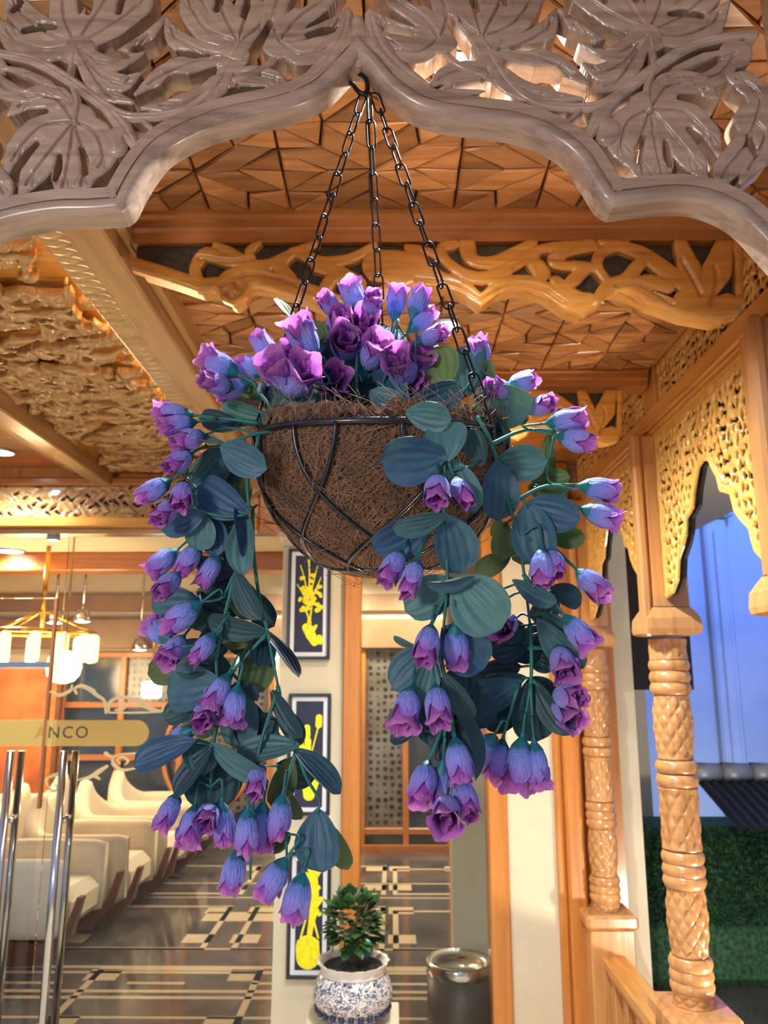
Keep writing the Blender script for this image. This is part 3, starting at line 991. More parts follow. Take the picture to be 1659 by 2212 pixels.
# ================================================================== CARVED VALANCES
VAL_OUT = [(286, 500), (1602, 500), (1602, 634), (1588, 668), (1555, 677), (1480, 664), (1400, 636), (1360, 612), (1328, 608), (1306, 622), (1290, 646),
           (1262, 662), (1222, 652), (1170, 616), (1120, 604), (1078, 614), (1038, 646), (1004, 618), (950, 598), (890, 600), (840, 622), (800, 646),
           (760, 658), (700, 648), (640, 622), (590, 606), (545, 598), (536, 622), (508, 642), (480, 630), (474, 610), (430, 612), (372, 592), (320, 576), (286, 566)]
VAL_STROKES = [
    ([(1612, 490), (1616, 560), (1614, 640)], [26, 26, 24]), ([(1502, 606), (1486, 560), (1468, 508)], [10, 21, 13]), ([(1522, 612), (1546, 566), (1562, 508)], [18, 27, 16]),
    ([(1570, 640), (1540, 650), (1480, 630)], [22, 26, 22]), ([(1500, 612), (1430, 562), (1380, 528), (1300, 504)], [16, 17, 14, 9]), ([(1396, 535), (1372, 560), (1348, 586), (1308, 594)], [10, 13, 13, 10]),
    ([(1352, 512), (1302, 524), (1288, 556), (1312, 592)], [9, 11, 10, 9]), ([(1282, 514), (1215, 526), (1196, 548), (1236, 556), (1290, 560)], [9, 14, 12, 11, 10]), ([(1264, 560), (1236, 588), (1214, 604)], [12, 13, 5]),
    ([(1276, 508), (1170, 520), (1112, 552), (1062, 580), (1012, 580), (966, 548), (952, 520), (976, 510)], [8, 10, 12, 14, 13, 10, 9, 12]), ([(1008, 512), (1020, 544), (1060, 550), (1104, 530), (1152, 504)], [16, 13, 13, 11, 8]),
    ([(1150, 544), (1168, 572)], [15, 17]), ([(430, 590), (424, 560), (448, 530), (500, 546), (572, 556), (624, 532), (684, 508)], [10, 11, 13, 12, 13, 11, 8]),
    ([(628, 584), (608, 556), (640, 526), (694, 548), (760, 540), (808, 512)], [12, 13, 11, 12, 11, 8]), ([(684, 560), (722, 570), (706, 600)], [10, 14, 13]), ([(820, 556), (858, 560)], [32, 34]),
    ([(736, 574), (768, 596)], [15, 20]), ([(484, 604), (504, 578), (562, 578), (642, 602), (724, 634)], [18, 16, 15, 16, 16]), ([(500, 612), (512, 612)], [26, 26]), ([(468, 512), (500, 526), (540, 548)], [7, 9, 6]),
    ([(560, 506), (540, 526), (548, 546)], [7, 9, 8]), ([(890, 530), (910, 560), (896, 600), (860, 616)], [14, 17, 14, 16]), ([(930, 566), (960, 590), (1000, 606)], [12, 15, 14]), ([(880, 516), (920, 524), (950, 540)], [7, 9, 7]),
    ([(1200, 590), (1240, 626), (1270, 634)], [12, 17, 18]), ([(1440, 600), (1400, 590), (1360, 596)], [14, 14, 12])]
VAL_GROOVES = [[(1037, 632), (1100, 600), (1170, 606), (1225, 640), (1280, 640)], [(1037, 632), (980, 600), (900, 590)], [(1110, 560), (1160, 540), (1230, 545)],
               [(1470, 545), (1490, 580), (1510, 620)], [(1540, 560), (1545, 590), (1530, 640)], [(480, 600), (540, 575), (620, 590), (700, 630)],
               [(430, 540), (500, 548), (560, 540), (620, 520)], [(506, 590), (520, 612), (500, 626), (490, 612)], [(740, 590), (790, 600), (800, 580)], [(1330, 600), (1380, 596), (1450, 640)]]


def valance(name, Yp, label, group):
    """traced on the nearer beam; Yp moves the same board to another beam"""
    base_Y = 1.545
    k = 1.0
    P = [onY(x, y, base_Y) for x, y in VAL_OUT]
    top = 0.93
    zt = max(p.z for p in P)
    q = [(p.x * k, p.z - zt + top) for p in P]
    t = thing(name, (0.1, Yp, 0.8), label, 'carving', group)
    us = [a for a, b in q]; vs = [b for a, b in q]
    f = Field(min(us), max(us), min(vs), max(vs), 0.0032)
    mp = lambda p: (onY(p[0], p[1], base_Y).x, onY(p[0], p[1], base_Y).z - zt + top)
    PM = 0.00098
    for pts, r in VAL_STROKES: f.add([mp(p) for p in pts], [k * 1.22 * PM for k in r])
    fo_ = Field(min(us), max(us), min(vs), max(vs), 0.0032); fo_.poly(q)
    low = [(x, y - 15) for x, y in VAL_OUT[2:]]
    f.add([mp(p) for p in low], 16 * PM, 3)
    f.S = np.maximum(f.S, fo_.S)
    for g in VAL_GROOVES: f.groove([mp(p) for p in g], 0.0035, 0.009)
    f.build('scroll_carving', face_cam(Yp + 0.022), 'gold', t, thick=0.02, bevel=0.007, bdepth=0.005, rough=0.002)
    f2 = Field(min(us), max(us), min(vs), max(vs), 0.006); f2.poly(q)
    f2.S += 0.006
    f2.build('backing_board', face_cam(Yp + 0.03), 'backing', t, thick=0.008)
    # stepped moulding below the wavy edge
    f3 = Field(min(us), max(us), min(vs) - 0.03, max(vs), 0.005); f3.poly(q)
    f3.S -= 0.010
    f3.hole = -(f3.S + 0.022)
    f3.S = np.where(f3.V > top - 0.012, 1.0, f3.S)
    f3.build('edge_moulding', face_cam(Yp + 0.075), 'gold', t, thick=0.048, bevel=0.008, bdepth=0.006, back=True)
    return t


valance('carved_valance', 1.535, 'golden scroll-carved valance with black backing under the nearer ceiling beam', None)
valance('carved_valance', 2.435, 'scroll-carved valance under the farther ceiling beam, half hidden by flowers', None)

# ================================================================== RIGHT-HAND ARCADE
BX = 0.845
ar = MB(); ar.box(BX, BX + 0.012, 0.9, FY, 0.805, 0.862, 0.003); tag(ar.obj('trim_7', 'goldy'), kind='structure')
ar = MB(); ar.box(BX + 0.012, BX + 0.13, 0.9, FY, 0.795, 0.86, 0.003); tag(ar.obj('trim_8', 'beamr'), kind='structure')
ar = MB(); ar.box(BX + 0.02, BX + 0.06, 0.9, FY, 0.78, 0.797, 0.003); tag(ar.obj('trim_9', 'goldy'), kind='structure')


def jali_holes(f, u0, u1, v0, v1, step, r, seed):
    g = random.Random(seed); nu = int((u1 - u0) / step); nv = int((v1 - v0) / step)
    for i in range(nu):
        for j in range(nv):
            u = u0 + (i + .5 + g.uniform(-.25, .25) + (.5 if j % 2 else 0)) * step; v = v0 + (j + .5 + g.uniform(-.25, .25)) * step
            a = g.uniform(0, math.pi); L = step * g.uniform(.25, .5); b = g.uniform(-1, 1)
            f.sub([(u - L * math.cos(a), v - L * math.sin(a)), (u, v), (u + L * math.cos(a + b), v + L * math.sin(a + b))], [r * .4, r, r * .35], 3)
            f.groove([(u - L * 1.5 * math.cos(a + .9), v - L * 1.5 * math.sin(a + .9)), (u + L * 1.4 * math.sin(a), v + L * 1.4 * math.cos(a))], 0.003, 0.004, 2)


# carved band over the beam
for (y0, y1, lab) in ((1.0, 1.52, 'pierced golden frieze above the right-hand beam, nearest bay'), (1.63, 2.42, 'pierced golden frieze above the right-hand beam, middle bay'),
                      (2.53, 3.55, 'pierced golden frieze above the right-hand beam, bay by the entrance')):
    t = thing('carved_frieze', (BX, (y0 + y1) / 2, 0.93), lab, 'carving')
    f = Field(y0, y1, 0.862, 0.998, 0.004); f.poly([(y0, .862), (y1, .862), (y1, .998), (y0, .998)])
    jali_holes(f, y0 + .01, y1 - .01, .872, .99, 0.026, 0.0072, int(y0 * 10))
    f.build('pierced_board', face_left(BX + 0.022), 'jali', t, thick=0.008, bevel=0.006, bdepth=0.005)
    box('backing_board', 'jaliback', BX + 0.030, BX + 0.038, y0, y1, 0.862, 0.998, t)

tag(box('trim_17', 'beamr', 0.82, 1.02, 0.9, FY, 0.998, 1.03), kind='structure')
for (y0, y1) in ((1.52, 1.63), (2.42, 2.53)):
    tag(box('trim_16', 'goldy', BX + .004, BX + .06, y0, y1, 0.862, 1.0, None, 0.004), kind='structure')
COLX = 0.888
COL_Y = (1.70, 2.585, 3.56)


def zc(py, Y=2.585, X=COLX):
    d = ray(1450, py); return d.z * (Y / d.y)


def column(Y, label, pedestal=True):
    t = thing('turned_column', (COLX, Y, FLOOR), label, 'column', None)
    R = 0.061
    z = {k: zc(v) for k, v in dict(cap=1372, b1=1380, b1e=1427, v1=1500, v1e=1640, c2=1700, c2e=1833, v3=1915, v3e=2062, b4=2140, b4e=2168).items()}

    def diamond(z0, z1, rows, amp):
        nd = 9

        def fn(a, zz):
            q = (zz - z0) / (z1 - z0) * rows; p = a / (2 * math.pi) * nd
            s1 = abs(((p + q * .85) % 1) - .5) * 2; s2 = abs(((p - q * .85) % 1) - .5) * 2
            e = min(1, min(q, rows - q) * 3)
            return -amp * max(s1 ** 3, s2 ** 3) * max(0, e)
        return fn

    def seg(name, pr, fn):
        mb = MB(); mb.lathe(pr, (COLX, Y, 0), 72, True, True, fn); return mb.obj(name, 'goldz', t)

    def prof(z0, z1, kind, n=36):
        out = []
        for k in range(n + 1):
            q = k / n; zz = z1 + (z0 - z1) * q            # from bottom (z1) to top (z0)
            if kind == 'vase': rr = R * (0.86 + 0.17 * math.sin(math.pi * min(1, (1 - q) * 1.0) ** 0.75) * (1 - .25 * q))
            else: rr = R * 0.97
            out.append((rr, zz))
        return out
    seg('carved_band', prof(z['b1'], z['b1e'], 'cyl', 12), diamond(z['b1e'], z['b1'], 1.2, 0.006))
    seg('carved_vase', prof(z['v1'], z['v1e'], 'vase'), diamond(z['v1e'], z['v1'], 4, 0.009))
    seg('carved_shaft', prof(z['c2'], z['c2e'], 'cyl'), diamond(z['c2e'], z['c2'], 3, 0.008))
    seg('carved_vase', prof(z['v3'], z['v3e'], 'vase'), diamond(z['v3e'], z['v3'], 4, 0.009))
    seg('carved_band', prof(z['b4'], z['b4e'], 'cyl', 12), diamond(z['b4e'], z['b4'], 1.2, 0.006))
    ringm = None
    for py, hh in ((1437, 13), (1463, 13), (1487, 11), (1655, 14), (1685, 13), (1850, 14), (1877, 13), (1901, 11), (2078, 14), (2104, 13), (2128, 11)):
        zz = zc(py); h = abs(zc(py - hh) - zz)
        if ringm is None:
            mb = MB(); mb.lathe([(R * .8, -h)] + [(R * 0.93 + R * .12 * math.sin(math.pi * k / 8), -h + 2 * h * k / 8) for k in range(9)] + [(R * .8, h)], (0, 0, 0), 40)
            ringm = mb.mesh('turned_ring', 'goldz')
        link('turned_ring', ringm, t, (COLX, Y, zz))
    # capital block, square post, rounded lath
    zp = z['cap']; w = 0.086
    mb = MB(); ring = []
    lv = [(zp - 0.003, .80), (zp + 0.004, .97), (zp + 0.018, 1.0), (zp + 0.05, .97), (zp + 0.075, .80), (zp + 0.085, .72)]
    vs = []
    for zz, s in lv:
        for (sx, sy) in ((-1, -1), (1, -1), (1, 1), (-1, 1)): vs.append((COLX + sx * w * s, Y + sy * w * s, zz))
    fs = [(4 * i + k, 4 * i + (k + 1) % 4, 4 * i + 4 + (k + 1) % 4, 4 * i + 4 + k) for i in range(len(lv) - 1) for k in range(4)] + [(3, 2, 1, 0)]
    mb.add(vs, fs); mb.obj('capital_block', 'goldz', t)
    box('post', 'goldz', COLX - .062, COLX + .062, Y - .062, Y + .062, zp + 0.08, 0.795, t, 0.008)
    box('lath', 'goldz', COLX - .092, COLX - .062, Y - .07, Y - .022, zp - 0.006, 0.795, t, 0.008)
    if pedestal:
        zb = z['b4e']
        box('pedestal_cap', 'goldz', COLX - .105, COLX + .105, Y - .105, Y + .105, zb - .055, zb, t, 0.012)
        box('pedestal', 'goldz', COLX - .09, COLX + .09, Y - .09, Y + .09, FLOOR, zb - .055, t, 0.006)
    return t


column(COL_Y[0], 'carved turned column cut off by the right edge of the photo')
column(COL_Y[1], 'carved turned column with diamond pattern, nearer of the two whole ones')
column(COL_Y[2], 'carved turned column beside the orange door trim, farther of the two')

# spandrels between the columns
SPX = 0.868
half = [onX(x, y, SPX) for x, y in ((1441, 1292), (1462, 1278), (1478, 1246), (1482, 1200), (1496, 1170), (1506, 1140), (1509, 1104), (1530, 1076), (1535, 1038), (1550, 980), (1566, 960))]
ypost = COL_Y[1] - 0.065
edge_pts = []
y_mid = (COL_Y[0] + COL_Y[1]) / 2
sp = (y_mid - 0.02 - half[-1].y)
for p in half:
    q = (half[0].y - p.y) / (half[0].y - half[-1].y)
    edge_pts.append((ypost - q * (ypost - y_mid), p.z))
for (ya, yb, lab) in ((COL_Y[0], COL_Y[1], 'pierced golden spandrel arch framing the blue wall'), (COL_Y[1], COL_Y[2], 'pierced golden spandrel arch between the two whole columns')):
    o = yb - COL_Y[1]
    far = [(u + o, v) for u, v in edge_pts]
    near = [(ya + yb - u, v) for u, v in far][::-1]
    # far side from the post inwards, then the mirrored near side
    poly = far + near[1:] + [(ya + 0.065, 0.782), (yb - 0.065, 0.782)]
    t = thing('carved_spandrel', (SPX, (ya + yb) / 2, 0.5), lab, 'carving')
    f = Field(ya, yb, 0.1, 0.79, 0.0036); f.poly(poly)
    f3S = f.S.copy()
    jali_holes(f, ya + .07, yb - .07, 0.12, 0.775, 0.032, 0.0088, int(ya * 10))
    f.hole = np.where(f3S > -0.022, 1.0, f.hole)
    f.G = np.where(f3S > -0.022, 0, f.G)
    rim = np.exp(-((f3S + 0.010) / 0.003) ** 2) * 0.004 + np.exp(-((f3S + 0.020) / 0.003) ** 2) * 0.004
    f.G = np.maximum(f.G, rim)
    f.build('pierced_board', face_left(SPX + 0.010), 'jali', t, thick=0.010, bevel=0.006, bdepth=0.005, rough=0.003)
    f2 = Field(ya, yb, 0.1, 0.79, 0.008); f2.poly(poly); f2.S += 0.006
    f2.build('backing_board', face_left(SPX + 0.034), 'jaliback', t, thick=0.012, back=True)

# railing between the two columns
zr = onX(1400, 2150, 0.90).z
rl = thing('railing', (COLX, 3.04, FLOOR), 'low wooden railing with carved panels between the columns', 'railing')
ya, yb = COL_Y[1] + 0.08, COL_Y[2] - 0.08
box('top_rail', 'goldy', COLX - .045, COLX + .055, ya, yb, zr - 0.045, zr, rl, 0.008)
box('under_rail', 'goldy', COLX - .03, COLX + .03, ya, yb, zr - 0.075, zr - 0.045, rl, 0.004)
box('bottom_rail', 'goldy', COLX - .03, COLX + .03, ya, yb, FLOOR + 0.06, FLOOR + 0.12, rl, 0.004)
npost = 5
for k in range(npost):
    y = ya + (k + .5) / npost * (yb - ya)
    box('baluster', 'goldz', COLX - .03, COLX + .01, y - .022, y + .022, FLOOR + 0.12, zr - 0.075, rl, 0.005)
for k in range(npost - 1):
    y0 = ya + (k + .5) / npost * (yb - ya) + .024; y1 = y0 + (yb - ya) / npost - .048
    f = Field(y0, y1, FLOOR + .13, zr - .08, 0.004); f.poly([(y0, FLOOR + .13), (y1, FLOOR + .13), (y1, zr - .08), (y0, zr - .08)])
    jali_holes(f, y0 + .008, y1 - .008, FLOOR + .15, zr - .09, 0.04, 0.008, k)
    f.build('carved_panel', face_left(COLX + .012), 'goldz', rl, thick=0.018, bevel=0.006, bdepth=0.004)

# ================================================================== OUTSIDE, RIGHT
BY = 7.2
nb = tag(box('wall_neighbour', 'white', 2.05, 7.0, BY, BY + 0.3, FLOOR, 5.0), kind='structure')
a0 = onY(1512, 1140, BY).x; a1 = onY(1560, 1140, BY).x
nt = onY(1512, 1118, BY - .1).z
box('pilaster', 'white', a0, a1, BY - .10, BY, FLOOR, nt, nb, 0.02)
box('pilaster_cap', 'white', a0 - .05, a1 + .06, BY - .16, BY, nt, nt + .12, nb, 0.02)
box('pilaster_panel', 'white', a0 + .07, a1 - .05, BY - .125, BY - .10, FLOOR, nt - .12, nb, 0.01)
# cream pier between the columns, shade above it put into a dark block
WY = 5.2
x0 = onY(1300, 1500, WY).x; x1 = onY(1392, 1500, WY).x
tag(box('wall_shade', 'dark', x0 - .1, x1 + .32, WY, WY + .2, onY(1350, 1490, WY).z, 2.4), kind='structure')
tag(box('wall_pier', 'cream', x0 - .1, x1, WY - .02, WY + .2, FLOOR, onY(1350, 1490, WY).z), kind='structure')
xm = onY(1350, 1700, WY - .05).x
tag(box('trim_10', 'cream', xm, xm + .05, WY - .06, WY - .02, FLOOR, onY(1350, 1490, WY).z, None, 0.01), kind='structure')
# turf-covered wall
HY = 4.4
h0 = onY(1395, 1900, HY).x
hz = onY(1500, 1790, HY).z
hd = thing('turf_wall', (h0 + 1.0, HY + .2, FLOOR), 'dark green artificial turf wall behind the right-hand column', 'hedge')
mb = MB(); mb.box(h0, h0 + 2.6, HY + .02, HY + .42, FLOOR, hz, 0.05); mb.obj('core', 'hedge', hd)
rs = np.random.RandomState(2); nb_ = 9000
bx_ = rs.uniform(h0, h0 + 1.5, nb_); bz_ = rs.uniform(FLOOR + .3, hz, nb_); L_ = rs.uniform(.02, .05, nb_); an = rs.uniform(0, 6.28, nb_)
vs = []; fs = []
for k in range(nb_):
    a = an[k]; dx, dz = math.cos(a) * .006, math.sin(a) * .006
    vs += [(bx_[k] - dz, HY + .02, bz_[k] - dx), (bx_[k] + dz, HY + .02, bz_[k] + dx), (bx_[k] + dx * L_[k] * 80, HY + .02 - L_[k], bz_[k] + dz * L_[k] * 80)]
    fs.append((3 * k, 3 * k + 1, 3 * k + 2))
mb = MB(); mb.add(vs, fs); tag(mb.obj('turf_blades', 'hedge', hd), kind='stuff')
# corrugated sheet roof on top of it
cr = thing('sheet_canopy', (h0 + 1.3, HY, hz), 'grey corrugated sheet canopy with black underside above the turf wall', 'canopy')
c0 = onY(1520, 1700, 4.3).x
zt0 = onY(1520, 1690, 4.3).z; zt1 = onY(1560, 1795, 3.9).z


def corr(u, v):
    x = c0 + u * 2.2; y = 4.45 - v * .5
    return (x, y, zt0 + (zt1 - zt0) * v + 0.012 * math.sin(x * 2 * math.pi / 0.05))


MB().grid(corr, 260, 4).obj('sheet', 'blacksheet', cr)
for k in range(14):
    mb = MB(); mb.tube([(c0 + k * .16, 4.46, zt0 + .03), (c0 + k * .16 + .15, 4.46, zt0 + .03)], [0.055, 0.05], 12); mb.obj('ridge_tile', 'corr', cr)

# ================================================================== ENTRANCE FRONT
F = lambda px, py: onY(px, py, FY)
ztop = F(300, 1150).z
# header with carved frieze, left
tag(box('wall_front', 'frame', -3.4, 0.86, FY, FY + 0.12, ztop, 1.3), kind='structure')
fr = thing('carved_frieze', (-1.2, FY, 0.75), 'carved leaf frieze over the glass doors at the left', 'carving')
fx0, fx1 = F(-60, 1100).x, F(560, 1100).x
fz0, fz1 = F(100, 1120).z, F(100, 1052).z
f = Field(fx0, fx1, fz0, fz1, 0.0045); f.poly([(fx0, fz0), (fx1, fz0), (fx1, fz1), (fx0, fz1)])
g = random.Random(8)
for k in range(60):
    u = fx0 + (k + .5) / 60 * (fx1 - fx0); v0 = g.uniform(fz0 + .02, fz1 - .02); s_ = 1 if k % 2 else -1
    pts = [(u - .03, v0 - .03 * s_), (u, v0), (u + .02, v0 + .03 * s_), (u - .005, v0 + .045 * s_)]
    f.groove(pts, 0.006, 0.012)
    f.sub([(u + .01, v0 - .02 * s_), (u + .03, v0 - .035 * s_)], [0.007, 0.003])
f.build('leaf_carving', face_cam(FY), 'relief', fr, thick=0.022, bevel=0.008, bdepth=0.006, rough=0.01)
box('backing_board', 'groove', fx0, fx1, FY - .004, FY, fz0, fz1, fr)
box('sill_moulding', 'gold', fx0, fx1, FY - .05, FY, F(100, 1143).z, fz0, fr, 0.008)
box('top_moulding', 'beam', fx0, fx1, FY - .04, FY, fz1, fz1 + .04, fr, 0.008)
box('dentil_moulding', 'relief', fx0, fx1, FY - .02, FY + .01, ztop - 0.01, F(100, 1143).z, fr, 0.004)

# cream pilaster with pictures, orange posts, cream wall
wl = tag(box('wall_pilaster', 'cream', F(600, 1700).x, F(742, 1700).x, FY - .02, FY + .2, FLOOR, ztop + .02), kind='structure')
tag(box('trim_11', 'frame', F(741, 1600).x, F(779, 1600).x, FY - .05, FY + .1, FLOOR, ztop + .02, None, 0.006), kind='structure')
tag(box('trim_12', 'frame', F(1057, 1950).x, F(1099, 1950).x, FY - .05, FY + .1, FLOOR, ztop + .02, None, 0.006), kind='structure')
tag(box('wall_panel', 'cream', F(1098, 1950).x, F(1206, 1950).x, FY - .02, FY + .15, FLOOR, ztop + .02), kind='structure')
tag(box('trim_13', 'frame', F(1204, 1950).x, F(1222, 1950).x, FY - .05, FY + .1, FLOOR, 1.0, None, 0.006), kind='structure')
tag(box('trim_14', 'frame', F(1222, 1950).x, F(1262, 1950).x, FY - .09, FY + .1, FLOOR, 1.0, None, 0.01), kind='structure')
tag(box('wall_corner', 'frame', F(1262, 1950).x, 1.02, FY + .02, FY + .14, FLOOR, 1.0), kind='structure')


def picture(y0, y1, label, motif):
    Y = FY - .022
    p0 = onY(619, y1, Y); p1 = onY(716, y0, Y)
    t = thing('framed_print', (p0.x, Y, p0.z), label, 'picture')
    x0, x1, z0, z1 = p0.x, p1.x, p0.z, p1.z
    w = 0.014
    for (a, b, c, d) in ((x0, x1, z1 - w, z1), (x0, x1, z0, z0 + w), (x0, x0 + w, z0 + w, z1 - w), (x1 - w, x1, z0 + w, z1 - w)):
        box('frame_bar', 'picframe', a, b, Y - .022, Y, c, d, t, 0.003)
    box('mount_board', 'mat', x0 + w, x1 - w, Y - .010, Y - .002, z0 + w, z1 - w, t)
    m = w + 0.020
    box('print', 'navy', x0 + m, x1 - m, Y - .013, Y - .010, z0 + m, z1 - m, t)
    f = Field(x0 + m, x1 - m, z0 + m, z1 - m, 0.0025)
    q = lambda x, y: (onY(x, y, Y).x, onY(x, y, Y).z)
    for pts, r in motif:
        rr = [k * 0.0021 for k in (r if hasattr(r, '__len__') else [r])]
        f.add([q(*p) for p in pts], rr if len(rr) > 1 else rr[0])
    f.build('flower_motif', face_cam(Y - .013), 'yellow', t, thick=0.0012, bevel=0.001, bdepth=0.0003)
    return t


rp = random.Random(6)
posy = [([(x_ := 668 + rp.gauss(0, 11), y_ := 1288 + rp.gauss(0, 17)), (x_ + rp.uniform(-7, 7), y_ + rp.uniform(-7, 7))], [rp.uniform(3, 6), rp.uniform(2, 4)]) for _ in range(34)]
picture(1186, 1425, 'framed yellow print of tall flowers in a tipped cup, topmost of the three',
        posy + [([(650, 1222), (658, 1250), (666, 1290)], [1.2, 1.4, 2]), ([(668, 1210), (669, 1240), (668, 1290)], [2.5, 1.6, 2]), ([(686, 1224), (680, 1250), (670, 1290)], [1.2, 1.4, 2]), ([(694, 1248), (684, 1272), (672, 1300)], [1, 1.4, 2]),
         ([(642, 1262), (656, 1284), (668, 1310)], [1, 2, 2]), ([(694, 1312), (682, 1306), (670, 1300)], [5, 3, 2]), ([(660, 1318), (667, 1335), (664, 1356)], [2, 2, 2]), ([(674, 1312), (671, 1335), (672, 1356)], [2, 2, 2]),
         ([(662, 1356), (672, 1372), (680, 1388)], [9, 11, 8]), ([(684, 1352), (672, 1364)], [3, 8]), ([(690, 1378), (692, 1386)], 7)])
picture(1498, 1760, 'framed yellow print of round seed heads in a vase, middle of the three',
        [([(640, 1556), (641, 1572)], 7), ([(664, 1572), (664, 1588)], 7), ([(690, 1550), (689, 1566)], 7), ([(666, 1600), (665, 1622)], 7), ([(640, 1572), (650, 1640)], 2), ([(689, 1566), (672, 1632)], 1.5),
         ([(650, 1610), (656, 1650)], 7), ([(664, 1588), (664, 1650)], 3), ([(664, 1636), (672, 1670), (668, 1716)], [9, 22, 12]), ([(684, 1640), (680, 1680)], 12)])
picture(1840, 2112, 'framed yellow print of a plant in a round hanging pot, lowest of the three',
        [([(672, 1866), (678, 1900), (680, 1950), (672, 2000), (668, 2024)], [8, 9, 9, 6, 5]), ([(690, 1880), (684, 1890)], 5), ([(660, 1886), (672, 1896)], 4), ([(694, 1940), (684, 1954)], 5), ([(690, 1972), (680, 1960)], 5),
         ([(688, 1916), (680, 1922)], 5), ([(668, 1960), (650, 2024)], 2), ([(672, 1960), (688, 2024)], 2), ([(665, 2046), (666, 2064)], 24), ([(648, 2034), (684, 2034)], 6)])

# glass panes of the entrance (left doors, fixed pane right)
gz1 = ztop


def pane(name, px0, px1, Y, label=None):
    o = box(name, 'glass', F(px0, 1700).x, F(px1, 1700).x, Y, Y + .008, FLOOR + .02, gz1)
    return tag(o, kind='structure')


gr = pane('window_1', 780, 1057, FY + .02)
gl2 = pane('window_2', 100, 600, FY + .02)
dr = tag(bpy.data.objects.new('door_1', None), kind='structure'); COL.objects.link(dr); DL = Vector((F(-120, 1700).x, FY, FLOOR)); dr.location = DL; WL[dr] = DL
box('glass_leaf', 'glass', F(-260, 1500).x, F(96, 1500).x, FY + .045, FY + .055, FLOOR + .02, F(200, 1290).z, dr)
box('transom_bar', 'chrome', F(-260, 1440).x, F(100, 1440).x, FY + .04, FY + .06, F(0, 1442).z, F(0, 1430).z, dr)
box('edge_strip', flat('amber_edge_strip', lin(178, 112, 60), 0.4), F(96, 1500).x - .006, F(96, 1500).x + .006, FY + .035, FY + .06, F(96, 1750).z, F(96, 1290).z, dr)
box('top_clip', 'chrome', F(99, 1160).x, F(119, 1160).x, FY + .01, FY + .06, F(100, 1165).z, ztop, dr)
# steel pull handles, a pair on either side of the glass
for (pa, pb) in ((24, 47), (139, 164)):
    h = link('pull_handle', MB().tube([onY(pa, 1622, FY - .05), onY(pa, 1622, FY - .05) + Vector((0, 0, -1.35))], 0.0175, 16).mesh('pull_handle', 'chrome'), dr)
    h.location = -DL
    WL[h] = Vector((0, 0, 0))
    b_ = onY(pb, 1622, FY + .10)
    o_ = MB(); o_.tube([b_, b_ + Vector((0, 0, -1.35))], 0.0165, 16); o_.obj('inner_bar', 'chrome', h)
    zz = onY(pa, 1772, FY - .05).z
    o_ = MB(); o_.tube([(onY(pa, 1772, FY - .05).x, FY - .05, zz), (b_.x, FY + .10, zz)], 0.012, 12); o_.obj('standoff', 'chrome', h)

# gold film band with lettering, scroll decals
gb = thing('gold_band_sign', (F(100, 1600).x, FY + .038, F(100, 1600).z), 'gold rounded band with grey lettering across the glass door', 'sign')
f = Field(F(-200, 1585).x, F(316, 1585).x, F(0, 1613).z, F(0, 1556).z, 0.004)
zc_ = F(0, 1584.5).z; rb_ = (F(0, 1556).z - F(0, 1613).z) / 2
f.add([(F(-160, 1585).x, zc_), (F(316, 1585).x - rb_, zc_)], rb_, 2)
f.build('film_band', face_cam(FY + .040), 'goldband', gb, thick=0.003, bevel=0.001, bdepth=0.0003)


def letters(txt, px, base_py, cap_px, Y, mat, parent):
    cu = bpy.data.curves.new('lettering', 'FONT'); cu.body = txt
    z0 = onY(px, base_py, Y).z; z1 = onY(px, base_py - cap_px, Y).z
    cu.size = (z1 - z0) / 0.69; cu.extrude = 0.0006; cu.space_character = 1.22
    tmp = bpy.data.objects.new('lettering', cu); COL.objects.link(tmp)
    dg = bpy.context.evaluated_depsgraph_get(); dg.update()
    me = bpy.data.meshes.new_from_object(tmp.evaluated_get(dg))
    bpy.data.objects.remove(tmp)
    me.transform(Matrix.Rotation(math.pi / 2, 4, 'X'))
    me.materials.clear(); me.materials.append(M[mat])
    p = onY(px, base_py, Y)
    return link('lettering', me, parent, p)


letters('NCO', 102, 1594, 25, FY + .0362, 'lettering', gb)
letters('A', 75, 1594, 25, FY + .0362, 'letterpale', gb)

dc = thing('scroll_decal', (F(200, 1620).x, FY + .018, F(200, 1640).z), 'pale gold scroll decals on the glass around the gold band', 'decal')


def scroll(strokes, name='scroll_motif'):
    P = [(F(*p).x, F(*p).z) for s, r in strokes for p in s]
    us = [p[0] for p in P]; vs = [p[1] for p in P]
    f = Field(min(us) - .03, max(us) + .03, min(vs) - .03, max(vs) + .03, 0.0035)
    for s, r in strokes:
        f.add([(F(*p).x, F(*p).z) for p in s], [k * 0.0021 for k in r])
    f.build(name, face_cam(FY + .019), 'decal', dc, thick=0.002, bevel=0.001, bdepth=0.0002)


def sc1(dy=0, fl=1):
    y = lambda v: dy + fl * v
    return [([(104, y(1494)), (125, y(1502)), (148, y(1492)), (152, y(1480))], [2, 4, 4, 2]), ([(162, y(1498)), (158, y(1488)), (172, y(1482)), (192, y(1490)), (206, y(1502)), (222, y(1514)), (226, y(1540))], [3, 3, 4, 5, 4, 3, 3]),
            ([(178, y(1484)), (200, y(1492))], [2, 3]), ([(232, y(1536)), (234, y(1518)), (250, y(1508)), (274, y(1508)), (300, y(1520)), (324, y(1532)), (346, y(1536)), (350, y(1526))], [2, 4, 3, 4, 5, 4, 3, 2]),
            ([(258, y(1526)), (252, y(1520)), (262, y(1516)), (270, y(1524)), (262, y(1532)), (246, y(1534))], [2, 2, 2, 3, 3, 2]), ([(290, y(1510)), (308, y(1512))], [4, 2]),
            ([(232, y(1540)), (290, y(1540)), (345, y(1538))], [2, 2, 2])]


